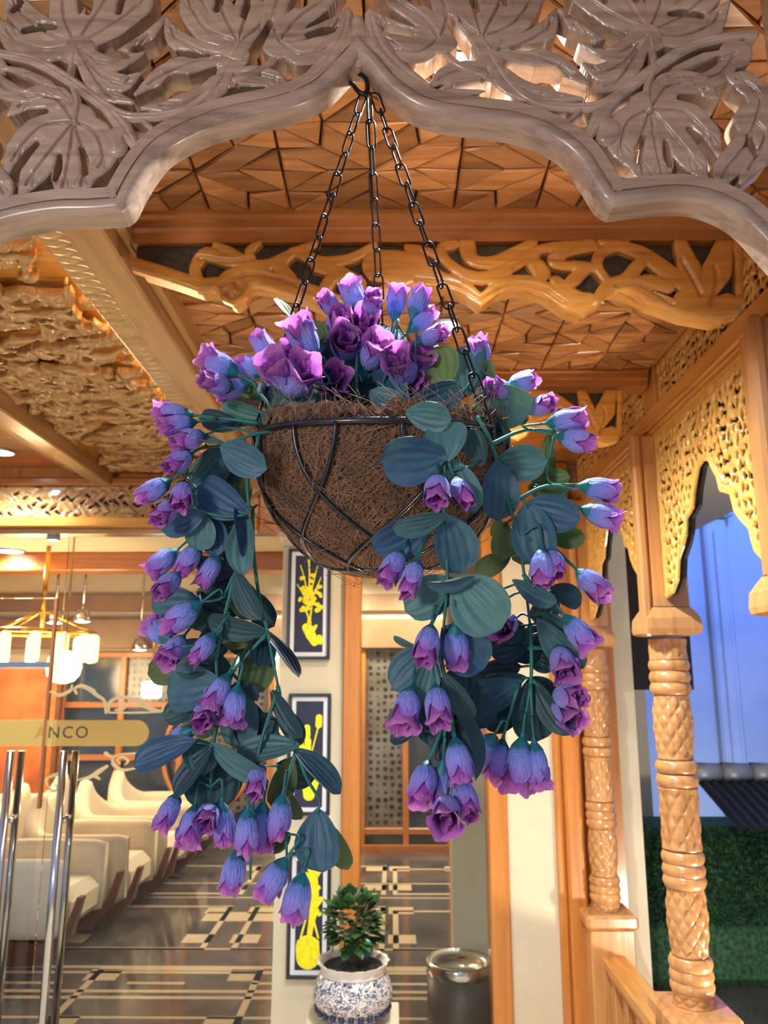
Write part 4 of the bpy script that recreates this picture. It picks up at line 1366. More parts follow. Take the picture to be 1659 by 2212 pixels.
scroll(sc1())
scroll([([(225, 1628), (240, 1636), (260, 1630), (300, 1628)], [4, 2, 2, 2]), ([(240, 1640), (242, 1652), (262, 1664), (292, 1660)], [2, 4, 3, 2]), ([(256, 1650), (250, 1642), (262, 1636), (274, 1644), (268, 1652)], [2, 2, 2, 3, 2]),
        ([(228, 1656), (210, 1668), (190, 1680), (165, 1686)], [3, 5, 4, 2]), ([(200, 1676), (212, 1684)], [4, 2])])
scroll([([(100, 1700), (96, 1686), (112, 1676), (128, 1672)], [2, 2, 4, 3]), ([(100, 1700), (110, 1710), (122, 1704), (116, 1696)], [2, 3, 3, 2])])

# ================================================================== INTERIOR
IZ = 1.05
RY = 7.7
tag(box('ceiling', 'cream2', -5.5, 2.2, FY + .12, RY, IZ, IZ + .05), kind='structure')
for k, yy in enumerate((6.6,)):
    tag(box('trim_15', 'framex', -5.5, 2.2, yy, yy + .25, IZ - .16, IZ, None, 0.01), kind='structure')
R_ = lambda px, py: onY(px, py, RY)
wb = tag(box('wall_back', 'cream', -5.5, 2.2, RY, RY + .2, FLOOR, IZ), kind='structure')
box('wood_band', 'bandwood', -5.5, 2.2, RY - .06, RY, R_(0, 1322).z, R_(0, 1285).z, wb, 0.01)
box('wood_band', 'bandwood', -5.5, 2.2, RY - .10, RY, R_(0, 1402).z, R_(0, 1338).z, wb, 0.01)
tag(box('wall_left', 'orangewall', -5.55, -5.45, FY + .12, RY, FLOOR, IZ), kind='structure')
tag(box('wall_return', 'cream', onY(976, 1800, 4.5).x, 1.04, 4.5, 4.7, FLOOR, IZ), kind='structure')
tag(box('wall_right', 'cream', 1.04, 1.14, FY + .14, RY, FLOOR, 1.3), kind='structure')
# orange mural panel behind the left door
mp_ = thing('mural_panel', (onY(40, 1740, 7.4).x, 7.4, onY(40, 1740, 7.4).z), 'orange foliage mural behind the left glass door', 'mural')
box('panel', 'orangewall', onY(-140, 1600, 7.4).x, onY(96, 1600, 7.4).x, 7.4, 7.45, onY(40, 1745, 7.4).z, onY(40, 1445, 7.4).z, mp_)
box('panel_frame', 'framex', onY(96, 1600, 7.4).x, onY(116, 1600, 7.4).x, 7.37, 7.47, onY(40, 1745, 7.4).z, onY(40, 1400, 7.4).z, mp_)
# back window and door assemblies


def glazed(name, label, x0, x1, y0, y1, cols, rows, pm, Y=RY - .012, cat='window'):
    p0 = onY(x0, y1, Y); p1 = onY(x1, y0, Y)
    t = thing(name, (p0.x, Y, p0.z), label, cat)
    fw = 0.055
    for c in range(cols + 1):
        x = p0.x + (p1.x - p0.x) * c / cols
        box('stile', 'frame', x - fw / 2, x + fw / 2, Y - .05, Y + .01, p0.z, p1.z, t, 0.006)
    zs = [p0.z + (p1.z - p0.z) * r for r in rows]
    for z in zs: box('cross_rail', 'framex', p0.x, p1.x, Y - .045, Y + .01, z - fw / 2, z + fw / 2, t, 0.006)
    for c in range(cols):
        for r in range(len(rows) - 1):
            xa = p0.x + (p1.x - p0.x) * c / cols; xb = p0.x + (p1.x - p0.x) * (c + 1) / cols
            box('pane', pm[(c + r * cols) % len(pm)], xa + .02, xb - .02, Y, Y + .012, zs[r] + .02, zs[r + 1] - .02, t)
    return t


glazed('panel_door', 'orange-framed back door with dotted glass seen past the flowers', 782, 965, 1385, 1842, 2, (0, .10, 1), ['green_pane', 'green_pane', 'dots', 'pane'], cat='door')
glazed('glazed_screen', 'wood-framed glazed screen with dotted upper pane at the back left', 116, 400, 1415, 1760, 2, (0, .35, .68, 1), ['pane', 'pane', 'pane', 'pane', 'pane', 'dots'])
glazed('glazed_screen', 'wood-framed dotted screen behind the left flower trail', 410, 590, 1415, 1790, 1, (0, .4, 1), ['dots', 'dots'])
box('bench_band', 'framex', -0.4, 1.4, RY - .1, RY, FLOOR, FLOOR + .06, wb)
# curved wooden hoop in front of the screen
hp = MB(); hc = onY(450, 1630, 7.60)
hp.tube([hc + Vector((0.42 * math.cos(a), 0, 0.50 * math.sin(a))) for a in [math.pi * 2 * k / 40 for k in range(40)]], 0.020, 10, closed=True)
tag(hp.obj('wooden_hoop', 'frame', base=True), 'large orange wooden hoop standing behind the armchairs', 'hoop')

# floor inlays: cream fret bands set in the dark marble
fo = [o for o in COL.objects if o.name == 'floor'][0]
G = lambda px, py: onZ(px, py, FLOOR)


def inlay(x0, x1, y0, y1):
    box('floor_inlay', 'inlay', x0, x1, y0, y1, FLOOR - .002, FLOOR + .0012, fo)


def ring(x0, x1, y0, y1, w=0.035):
    inlay(x0, x1, y0, y0 + w); inlay(x0, x1, y1 - w, y1); inlay(x0, x0 + w, y0 + w, y1 - w); inlay(x1 - w, x1, y0 + w, y1 - w)


for y in (4.28, 4.36, 4.62, 4.70): inlay(-3.4, 1.2, y, y + .035)
for k in range(7): inlay(-3.3 + k * .64, -3.3 + k * .64 + .30, 4.47, 4.50)
for (xa, ya_, s) in ((-2.0, 5.0, .9), (-0.95, 5.0, .9), (0.0, 5.0, .6), (-2.0, 6.2, .9), (-0.95, 6.2, .9), (0.0, 6.2, .6), (-1.6, 3.8, .9), (-0.4, 3.8, .8)):
    ring(xa, xa + s, ya_, ya_ + .9 if s > .7 else ya_ + .8)
    for (dx, dy) in ((0, 0), (s - .14, 0), (0, .6), (s - .14, .6)): inlay(xa + dx - .03, xa + dx + .14, ya_ + dy + .12, ya_ + dy + .28)
inlay(-1.25, -0.35, 5.55, 5.75)
for y in (4.05, 5.0, 6.1, 6.5): inlay(-3.4, 1.2, y, y + .025)

# --- armchairs


def armchair_parts():
    th = 0.13; out = {}
    # path of the shell in plan: front of near arm -> back -> front of far arm (chair faces +X)
    path = [(0.36, -0.34), (0.1, -0.36), (-0.16, -0.35), (-0.30, -0.26), (-0.37, -0.12), (-0.39, 0), (-0.37, 0.12), (-0.30, 0.26), (-0.16, 0.35), (0.1, 0.36), (0.36, 0.34)]
    P = [Vector((a, b, 0)) for a, b in path]; P = catmull(P, 4); n = len(P)
    sec = 12; vs = []; fs = []
    for i, p in enumerate(P):
        t = (P[min(i + 1, n - 1)] - P[max(i - 1, 0)]).normalized(); nn = Vector((-t.y, t.x, 0))
        q = abs(i / (n - 1) - .5) * 2
        top = 0.55 + 0.22 * max(0, 1 - q / .5) ** 1.25
        end = 1 if 0 < i < n - 1 else .55
        bot = 0.13
        for k in range(sec):
            a = 2 * math.pi * k / sec
            ca, sa = math.cos(a), math.sin(a)
            cx = math.copysign(abs(ca) ** .5, ca) * th / 2 * end; cz = math.copysign(abs(sa) ** .4, sa)
            z = (top + bot) / 2 + cz * (top - bot) / 2 * (1 if end == 1 else .93)
            vs.append(tuple(p + nn * cx + Vector((0, 0, z))))
    for i in range(n - 1):
        for k in range(sec):
            l = (k + 1) % sec; fs.append((i * sec + k, i * sec + l, (i + 1) * sec + l, (i + 1) * sec + k))
    fs += [tuple(range(sec)), tuple((n - 1) * sec + k for k in range(sec))]
    mb = MB(); mb.add(vs, fs, True); out['shell'] = mb.mesh('shell', 'fabric')
    mb = MB(); mb.box(-.32, .36, -.30, .30, .14, .36, .06); out['seat_cushion'] = mb.mesh('seat_cushion', 'fabric')
    for nm, sy in (('a', -1), ('b', 1)):
        mb = MB(); y = sy * .36
        pl = [(-.30, .12), (-.20, .02), (.10, .0), (.30, .03), (.42, .16), (.47, .36), (.44, .36), (.38, .18), (.28, .12), (.05, .13)]
        m = len(pl)
        mb.add([(a, y - .035, b) for a, b in pl] + [(a, y + .035, b) for a, b in pl], [tuple(range(m)), tuple(range(2 * m - 1, m - 1, -1))] + [(k, (k + 1) % m, m + (k + 1) % m, m + k) for k in range(m)])
        out['leg' + nm] = mb.mesh('leg_frame', 'chairwood')
    return out


AC = armchair_parts()


def armchair(px, py, Y, rz, label):
    p = onY(px, py, Y)
    t = thing('armchair', (p.x, Y, FLOOR), label, 'chair', 'cream armchairs inside')
    t.rotation_euler.z = rz; t.scale = (1, .80, 1)
    for k, me in AC.items():
        o = bpy.data.objects.new({'lega': 'leg_frame', 'legb': 'leg_frame'}.get(k, k), me); COL.objects.link(o); o.parent = t
    return t


armchair(60, 1900, 5.02, -0.04, 'cream armchair nearest the steel door handles')
armchair(195, 1850, 5.73, -0.04, 'cream armchair second from the door handles')
armchair(285, 1800, 6.44, -0.04, 'cream armchair third from the door handles')
armchair(345, 1780, 7.15, -0.04, 'cream armchair at the end of the row by the back wall')
armchair(-70, 1780, 6.3, math.pi, 'cream armchair turned away at the left edge')
armchair(30, 1740, 7.0, math.pi, 'cream armchair with pointed back behind the left handle')

# --- chandelier
cc = onY(70, 1400, 6.3)
ch = thing('chandelier', tuple(cc), 'chandelier ring of glowing tube bulbs behind the glass door', 'chandelier')
mb = MB(); RR = 0.46
mb.tube([cc + Vector((RR * math.cos(a), RR * math.sin(a), 0.12)) for a in [2 * math.pi * k / 40 for k in range(40)]], 0.018, 8, closed=True); mb.obj('ring', 'brass', ch)
mb = MB(); mb.tube([cc + Vector((0.06, 0, .12)), (cc.x + .06, cc.y, IZ)], 0.018, 10); mb.obj('rod', 'brass', ch)
for k in range(3):
    a = 2 * math.pi * k / 3 + .4
    mb = MB(); mb.tube([cc + Vector((0.06, 0, .3)), cc + Vector((RR * math.cos(a), RR * math.sin(a), .12))], 0.009, 6); mb.obj('arm', 'brass', ch)
bm_ = MB(); bm_.lathe([(0.01, -.115), (.035, -.105), (.04, -.08), (.04, .08), (.03, .1), (.012, .112)], (0, 0, 0), 14); bmesh_ = bm_.mesh('bulb', 'led_warm')
for k in range(14):
    a = 2 * math.pi * (k + .5) / 14
    link('bulb', bmesh_, ch, cc + Vector((RR * math.cos(a), RR * math.sin(a), 0)))
l = lamp('chandelier_light', 'POINT', (0, 0, 0), 45, WARM, 0.3); l.parent = ch; l.location = (0, 0, -.25)
gl_ = onY(138, 1440, 5.45)
gt = thing('globe_lamp', tuple(gl_), 'glowing faceted globe lamp hanging beside the chandelier', 'lamp')
mb = MB(); mb.lathe([(0.02, -.115), (.07, -.10), (.105, -.06), (.118, 0), (.105, .06), (.06, .095), (.02, .11)], gl_, 16); o = mb.obj('globe', 'crystal', gt)
o.data.polygons.foreach_set('use_smooth', [False] * len(o.data.polygons))
mb = MB(); mb.tube([gl_ + Vector((0, 0, .1)), (gl_.x, gl_.y, IZ)], 0.006, 6); mb.obj('cord', 'brass', gt)

# --- interior downlights (round, cool) with their light
for (px, py, e, lab) in ((20, 1190, 95, 'wide round downlight in the pale ceiling at the left edge'), (420, 1200, 125, 'round ceiling light hidden by the left flower trail'),
                         (700, 1215, 125, 'round ceiling light behind the basket inside'), (930, 1210, 115, 'round ceiling light over the back door')):
    p = onZ(px, py, IZ - .01)
    t = thing('ceiling_light', tuple(p), lab, 'lamp', 'interior ceiling lights')
    mb = MB(); mb.lathe([(.13, .008), (.135, -.006), (.115, -.010), (.112, 0)], p, 24, False, False); mb.obj('bezel', 'chrome', t)
    mb = MB(); mb.lathe([(.112, -.004), (.06, -.008), (.002, -.009)], p, 24, False, True); mb.obj('lens', 'led_cool', t)
    l = lamp('ceiling_light_source', 'SPOT', (0, 0, 0), e, (1.0, 0.90, 0.74), 0.1, spot=math.radians(165), blend=.5); l.parent = t; l.location = (0, 0, -.02)
for (px, py, Y, lab) in ((118, 1345, 6.9, 'small wall spotlight left of its twin under the wood band'), (178, 1342, 6.9, 'small wall spotlight right of its twin under the wood band'), (302, 1403, 7.5, 'small spotlight under the wood band by the dotted pane')):
    p = onY(px, py, Y)
    t = thing('spotlight', tuple(p), lab, 'lamp')
    mb = MB(); mb.lathe([(.05, .10), (.075, .03), (.08, .0), (.068, -.004)], p, 20, True, False); mb.obj('housing', 'chrome', t)
    mb = MB(); mb.lathe([(.07, -.002), (.03, -.012), (.002, -.014)], p, 20, False, True); mb.obj('lens', 'led_cool', t)
    mb = MB(); mb.tube([p + Vector((0, 0, .1)), (p.x, p.y, IZ)], 0.012, 8); mb.obj('drop_rod', 'chrome', t)
p = onY(326, 1490, 6.8)
t = thing('light_box', tuple(p), 'glowing square light in front of the dotted pane', 'lamp')
MB().box(p.x - .085, p.x + .085, p.y, p.y + .04, p.z - .07, p.z + .07, .02).obj('diffuser', 'led_cool', t)
mb = MB(); mb.tube([p + Vector((0, .02, .07)), (p.x, p.y + .02, IZ)], .008, 6); mb.obj('cord', 'brass', t)

# --- bin and flower pot
bp_ = onY(993, 2075, 3.95)
bn = thing('waste_bin', (bp_.x, 3.95, FLOOR), 'dark cylindrical bin with shiny steel top behind the glass', 'bin')
rb2 = 0.150
mb = MB(); mb.lathe([(rb2 * .96, 0), (rb2, .02), (rb2, bp_.z - FLOOR - .05)], (bp_.x, 3.95, FLOOR), 40); mb.obj('body', 'bin', bn)
mb = MB(); hh = bp_.z - FLOOR
mb.lathe([(rb2, hh - .05), (rb2 * 1.03, hh - .045), (rb2 * 1.03, hh), (rb2 * .98, hh + .008), (rb2 * .7, hh - .02), (rb2 * .66, hh - .03)], (bp_.x, 3.95, FLOOR), 40, False, True); mb.obj('lid', 'chrome', bn)

PY = 3.2
pb = onY(762, 2204, PY); pt = onY(762, 2072, PY)
hp_ = pt.z - pb.z; kx = 86 / F_PX * (PY * math.cos(PITCH) + pb.z * math.sin(PITCH)) * 1.0
pd = thing('plinth', (pb.x, PY, FLOOR), 'cream plinth under the blue and white flower pot', 'plinth')
box('block', 'cream', pb.x - .16, pb.x + .16, PY - .16, PY + .16, FLOOR, pb.z - .012, pd, .006)
box('top_slab', 'cream', pb.x - .17, pb.x + .17, PY - .17, PY + .17, pb.z - .012, pb.z, pd, .004)
pp = thing('potted_shrub', (pb.x, PY, pb.z), 'small bushy shrub in a blue and white glazed pot', 'plant')
S_ = hp_
pr = [(.62, 0), (.64, .05), (.60, .08), (.86, .22), (1.0, .38), (1.0, .52), (.93, .68), (.85, .78), (.80, .80)]
mb = MB(); mb.lathe([(a * kx, b * S_) for a, b in pr], (pb.x, PY, pb.z), 48, True, False); pot = mb.obj('pot', 'pot', pp)
mb = MB(); mb.lathe([(.80 * kx, .79 * S_), (.84 * kx, .82 * S_), (.80 * kx, .86 * S_), (.86 * kx, .96 * S_), (.92 * kx, 1.0 * S_), (.84 * kx, .98 * S_), (.74 * kx, .86 * S_)], (pb.x, PY, pb.z), 48, False, False,
                    rfun=lambda a, z: .03 * kx * math.cos(a * 16) * (1 if z > .9 * S_ else 0)); mb.obj('scalloped_rim', 'potplain', pot)
mb = MB(); mb.lathe([(.76 * kx, .9 * S_), (.3 * kx, .93 * S_), (.01, .94 * S_)], (pb.x, PY, pb.z), 32, False, True); mb.obj('soil', 'soil', pot)
for k in range(24):
    a = 2 * math.pi * k / 24
    mb = MB(); c_ = (pb.x + .90 * kx * math.cos(a), PY + .90 * kx * math.sin(a), pb.z + .235 * S_)
    mb.lathe([(.001, -.014), (.010, -.009), (.012, 0), (.010, .009), (.001, .014)], c_, 8); mb.obj('painted_dot', 'potblue', pot)
rg = random.Random(5)
top = onY(765, 1940, PY)
mb = MB(); mb.tube(catmull([(pb.x, PY, pb.z + .9 * S_), (pb.x + .01, PY, pb.z + 1.3 * S_), (top.x - .01, PY, top.z - .08)], 5), [0.013] * 6 + [.008] * 5, 8); mb.obj('trunk', 'bark', pp)
lm = MB()
lm.grid(lambda u, v: ((u - .5) * .85 * math.sin(math.pi * max(.02, min(.98, v)) ** .8), v, .12 * (u - .5) ** 2 * 4 * .5 - .15 * v * v), 4, 5)
lme = lm.mesh('shrub_leaf', 'bush')
cen = Vector((top.x, PY, (top.z + pb.z + S_) / 2 + .02))
for k in range(210):
    th_ = rg.uniform(0, 2 * math.pi); ph = math.asin(rg.uniform(-.75, 1)); r_ = rg.uniform(.45, 1) ** .5
    d = Vector((math.cos(th_) * math.cos(ph), math.sin(th_) * math.cos(ph), math.sin(ph)))
    p = cen + Vector((d.x * .088, d.y * .088, d.z * .105)) * r_
    o = link('shrub_leaf', lme, pp, p)
    dirv = (d + Vector((rg.uniform(-.5, .5), rg.uniform(-.5, .5), rg.uniform(-.1, .7)))).normalized()
    o.rotation_mode = 'QUATERNION'
    o.rotation_quaternion = dirv.to_track_quat('Y', 'Z'); s_ = rg.uniform(.038, .056); o.scale = (s_, s_, s_)
for k in range(9):
    a = rg.uniform(0, 6.28); mb = MB()
    e = cen + Vector((math.cos(a) * .06, math.sin(a) * .06, rg.uniform(-.03, .09)))
    mb.tube([Vector((top.x - .005, PY, pb.z + 1.25 * S_)), e], [.006, .003], 6); mb.obj('branch', 'bark', pp)

# ================================================================== HANGING BASKET
BYc = 0.985
rc = onY(825, 941, BYc)
BC = Vector((rc.x, BYc, rc.z))
BR = 0.163
BH = 0.184
TILT = math.radians(11.5)            # the basket hangs a little nose-down
basket = thing('hanging_basket', tuple(BC), 'black wire hanging basket with brown coir liner on three chains', 'basket')


def tilt(p):
    d = Vector(p) - BC
    return BC + Vector((d.x, d.y * math.cos(TILT) - d.z * math.sin(TILT), d.z * math.cos(TILT) + d.y * math.sin(TILT)))


def bobj(mb, name, mat, parent):
    mb.v = [tuple(tilt(v)) for v in mb.v]
    return mb.obj(name, mat, parent)


def bowl_r(t):            # t: 0 rim .. 1 bottom (fraction of depth)
    return math.sqrt(max(0.0, 1 - (t * .985) ** 2.3))


rs = random.Random(3)
mb = MB(); nb2 = 60; rings = 22; vs = []; fs = []
for j in range(rings + 1):
    t = j / rings
    for k in range(nb2):
        a = 2 * math.pi * k / nb2
        r_ = (BR - .005) * bowl_r(t) + rs.uniform(-.0018, .0018)
        vs.append((BC.x + r_ * math.cos(a), BC.y + r_ * math.sin(a), BC.z - BH * t + rs.uniform(-.001, .001)))
# liner stands a little above the rim
for k in range(nb2):
    a = 2 * math.pi * k / nb2; r_ = BR - .012 + rs.uniform(-.003, .003)
    vs.append((BC.x + r_ * math.cos(a), BC.y + r_ * math.sin(a), BC.z + .022 + rs.uniform(-.006, .008)))
for j in range(rings):
    for k in range(nb2):
        l = (k + 1) % nb2; fs.append((j * nb2 + k, j * nb2 + l, (j + 1) * nb2 + l, (j + 1) * nb2 + k))
fs.append(tuple(rings * nb2 + k for k in range(nb2)))
o_ = (rings + 1) * nb2
for k in range(nb2):
    l = (k + 1) % nb2; fs.append((k, l, o_ + l, o_ + k))
mb.add(vs, fs, True); liner = bobj(mb, 'coir_liner', 'coir', basket)
mb = MB(); mb.lathe([(BR * .93, .004), (BR * .5, .02), (.01, .028)], BC, 32, False, True); bobj(mb, 'moss_filling', 'soil', basket)
# loose fibres, uncountable
mb = MB(); rs = random.Random(9)
for k in range(3600):
    t = rs.random() ** .8 * .99; a = rs.uniform(math.pi * .92, 2.08 * math.pi) if rs.random() < .8 else rs.uniform(0, 2 * math.pi)
    stray = rs.random() < .04
    L = rs.uniform(.03, .085); da = rs.uniform(-1, 1); dt = rs.uniform(-.8, .8); cv = rs.uniform(-1.2, 1.2)
    pts = []
    for q in range(6):
        s_ = q / 5
        aa = a + da * L / BR * s_ + cv * .15 * s_ * s_; tt = min(.995, max(-.12, t + dt * L / BH * s_ - cv * .12 * s_ * s_))
        r_ = (BR - .004) * bowl_r(max(0, tt)) + .0012 + (rs.uniform(.002, .03) * s_ if stray else rs.uniform(0, .002))
        z_ = BC.z - BH * tt - (.012 * s_ if stray else 0)
        pts.append((BC.x + r_ * math.cos(aa), BC.y + r_ * math.sin(aa), z_))
    mb.tube(pts, rs.uniform(.00025, .0005), 3, cap=False)
for k in range(420):          # tufts along the rim
    a = rs.uniform(0, 2 * math.pi); r_ = BR - .008; L = rs.uniform(.012, .04); da = rs.uniform(-.25, .25)
    p0 = Vector((BC.x + r_ * math.cos(a), BC.y + r_ * math.sin(a), BC.z + .006))
    p2 = Vector((BC.x + (r_ + rs.uniform(-.01, .012)) * math.cos(a + da), BC.y + (r_ + rs.uniform(-.01, .012)) * math.sin(a + da), BC.z + .006 + L))
    mb.tube([p0, p0.lerp(p2, .5) + Vector((rs.uniform(-.006, .006), 0, .004)), p2], .0003, 3, cap=False)
tag(bobj(mb, 'coir_fibres', 'fibre', liner), kind='stuff')
mb = MB(); mb.tube([BC + Vector((BR * math.cos(a), BR * math.sin(a), 0)) for a in [2 * math.pi * k / 72 for k in range(72)]], .0042, 10, closed=True)
bobj(mb, 'rim_wire', 'iron', basket)
NW = 8
PH = math.radians(-117)
for k in range(NW):
    for s_ in (1, -1):
        a0_ = PH + 2 * math.pi * k / NW - s_ * .17 - (0 if s_ == 1 else 0)
        pts = []
        for q in range(25):
            t = q / 24 * .93
            a = a0_ + s_ * (.30 * t ** 1.5 + 1.15 * max(0, t - .05) ** 2.6)
            r_ = (BR + .0015) * bowl_r(t) + .001
            pts.append(BC + Vector((r_ * math.cos(a), r_ * math.sin(a), -BH * t)))
        mb = MB(); mb.tube(pts, .0026, 8); bobj(mb, 'side_wire', 'iron', basket)
rb3 = (BR + .0015) * bowl_r(.93) + .001
mb = MB(); mb.tube([BC + Vector((rb3 * math.cos(a), rb3 * math.sin(a), -BH * .93)) for a in [2 * math.pi * k / 40 for k in range(40)]], .0026, 8, closed=True)
bobj(mb, 'bottom_ring', 'iron', basket)

# chains
HK = onY(797, 196, AY + .015)
lk = MB(); pts = []
for k in range(9): a = math.pi * k / 8; pts.append((.0066 * math.cos(a), 0, .0130 + .0066 * math.sin(a)))
for k in range(9): a = math.pi + math.pi * k / 8; pts.append((.0066 * math.cos(a), 0, -.0130 + .0066 * math.sin(a)))
lk.tube(pts, .00145, 6, closed=True); lkm = lk.mesh('chain_link', 'chain')
for (ang, dxh) in ((math.radians(204), -.008), (math.radians(88), 0.0), (math.radians(-38), .008)):
    e = tilt(BC + Vector((BR * math.cos(ang), BR * math.sin(ang), .004))); s0 = HK + Vector((dxh, 0, -.006))
    L = (e - s0).length; n = round(L / .0345); d = (e - s0) / n
    chn = tag(bpy.data.objects.new('chain', None)); COL.objects.link(chn); chn.parent = basket; chn.location = s0 - BC; WL[chn] = s0
    q0 = (-d.normalized()).to_track_quat('Z', 'Y')
    for i in range(n):
        o = link('chain_link', lkm, chn, s0 + d * (i + .5))
        o.rotation_mode = 'QUATERNION'
        o.rotation_quaternion = q0 @ Matrix.Rotation(math.radians(35 if i % 2 else -55) + rs.uniform(-.2, .2), 3, 'Z').to_quaternion()
# hook
hk = [onY(x, y, Y) for x, y, Y in ((745, 176, AY + .05), (760, 182, AY + .02), (772, 196, AY + .008), (784, 203, AY + .006), (793, 196, AY + .006), (793, 178, AY + .008), (786, 166, AY + .012), (772, 158, AY + .022), (764, 152, AY + .035))]
mb = MB(); mb.tube(catmull(hk, 5), .0034, 10); mb.obj('hook', 'chain', basket)

# ================================================================== FLOWERS AND LEAVES


def petal_mesh(mouth, width, seed):
    """outer blue-violet petals over longer, frilled magenta inner ones; unit length along Z"""
    rg = random.Random(seed); mb = MB()

    def rprof(t):
        k = [(0, .05), (.08, .13), (.22, .225), (.42, .275), (.62, .27), (.80, .235 + .03 * mouth), (1.0, .19 + .11 * mouth)]
        return float(np.interp(t, [a for a, b in k], [b for a, b in k])) * width
    NP = 4
    for p in range(NP):
        a0 = 2 * math.pi * p / NP + rg.uniform(-.15, .15); span = math.radians(122); off = .020 * (p % 2) + rg.uniform(0, .012)
        ph = rg.uniform(0, 6); tip = rg.uniform(.74, .95); curl = rg.uniform(-.2, .8)
        def fn(u, v, inner=0.0):
            s_ = (u - .5) * 2; zt = v * tip
            r_ = rprof(zt) + off * v - inner * .016 + .03 * v ** 5 * math.sin(3.0 * s_ + ph)
            if v > .8: r_ += curl * .07 * ((v - .8) / .2) ** 2
            a = a0 + s_ * span / 2 * (.80 + .20 * math.sin(math.pi * min(1, v)))
            z = zt - .30 * (abs(s_) ** 2.4) * v ** 3 + .02 * math.sin(5 * s_ + ph) * v ** 4
            return (r_ * math.cos(a), r_ * math.sin(a), z)
        mb.grid(lambda u, v: fn(u, v), 8, 9, True, 0)
        mb.grid(lambda u, v: fn(1 - u, v, 1.0), 8, 9, True, 1)
    for p in range(4):
        a0 = 2 * math.pi * (p + .5) / 4 + rg.uniform(-.2, .2); ph = rg.uniform(0, 6); tip = rg.uniform(.92, 1.04); curl = rg.uniform(.2, 1.2)
        def fi(u, v):
            s_ = (u - .5) * 2; z = .35 + v * (tip - .35)
            r_ = (rprof(z) - .035) + .045 * v ** 3 * math.sin(3.4 * s_ + ph) + mouth * curl * .10 * v ** 4
            a = a0 + s_ * .92
            return (r_ * math.cos(a), r_ * math.sin(a), z - .12 * abs(s_) ** 2.2 * v + .025 * math.sin(6 * s_ + ph) * v * v)
        mb.grid(fi, 8, 7, True, 1)
    for p in range(3):           # furled heart
        a0 = 2 * math.pi * p / 3 + rg.uniform(0, 1); ph = rg.uniform(0, 6)
        def fc(u, v):
            s_ = (u - .5) * 2
            r_ = (.03 + .11 * v + .04 * math.sin(4 * s_ + ph) * v) * width
            a = a0 + s_ * 1.25
            return (r_ * math.cos(a), r_ * math.sin(a), .3 + v * .6 - .1 * abs(s_) ** 2 * v + .03 * math.sin(6 * s_ + ph) * v)
        mb.grid(fc, 8, 6, True, 1)
    return mb.mesh('flower', ['petal', 'petal_in'])


PET = [petal_mesh(.1, .96, 1), petal_mesh(.4, 1.0, 2), petal_mesh(.9, 1.0, 3), petal_mesh(.65, 1.04, 4), petal_mesh(.25, .92, 5)]
mb = MB()


def cal(u, v):
    a = 2 * math.pi * u
    t5 = abs(((u * 5) % 1) - .5) * 2
    z = -.12 + v * (.24 + .07 * (1 - t5) * (v > .95))
    r_ = float(np.interp(z, [-.12, -.04, .03, .12, .2, .3], [.032, .045, .105, .18, .222, .245]))
    return (r_ * math.cos(a), r_ * math.sin(a), z)


mb.grid(cal, 30, 8, True)
CAL = mb.mesh('calyx', 'calyx')


def leaf_mesh(kind, seed):
    rg = random.Random(seed); mb = MB(); nu, nv = 16, 14
    cup = rg.uniform(.15, .55); bend = rg.uniform(-.25, .15); wav = rg.uniform(0, 6)
    top = {}

    def fn(u, v, lo=0.0):
        s_ = (u - .5) * 2
        w = .5 * ((1 - ((.58 - v) / .585) ** 1.9) ** .85 if v < .58 else max(.002, 1 - ((v - .58) / .42) ** 2.5) ** .5)
        x = s_ * w
        rib = .030 * math.cos(s_ * 15.0 - 2.5 * v * abs(s_)) * math.sin(math.pi * v) * (1 - abs(s_) ** 6)
        z = cup * x * x * 1.4 + bend * v * v + rib + .02 * math.sin(4 * v + wav) * s_ - lo - .012 * math.exp(-(s_ * 9) ** 2)
        return (x, v - .06 * s_ * s_ * (1 - v), z)
    mb.grid(lambda u, v: fn(u, v), nu, nv, True, 0)
    mb.grid(lambda u, v: fn(1 - u, v, .010), nu, nv, True, 1)
    # rim joining the two faces
    for uu in (0.0, 1.0):
        mb.grid(lambda u, v, uu=uu: fn(uu, v, .010 * u), 1, nv, True, 0)
    mats = {'t': ['leaf', 'leaf_under'], 'd': ['leaf_dark', 'leaf_dark'], 'o': ['leaf_under', 'leaf_under']}[kind]
    return mb.mesh('leaf', mats)


LM = {k: [leaf_mesh(k, ord(k) + s) for s in range(4)] for k in 'tdo'}

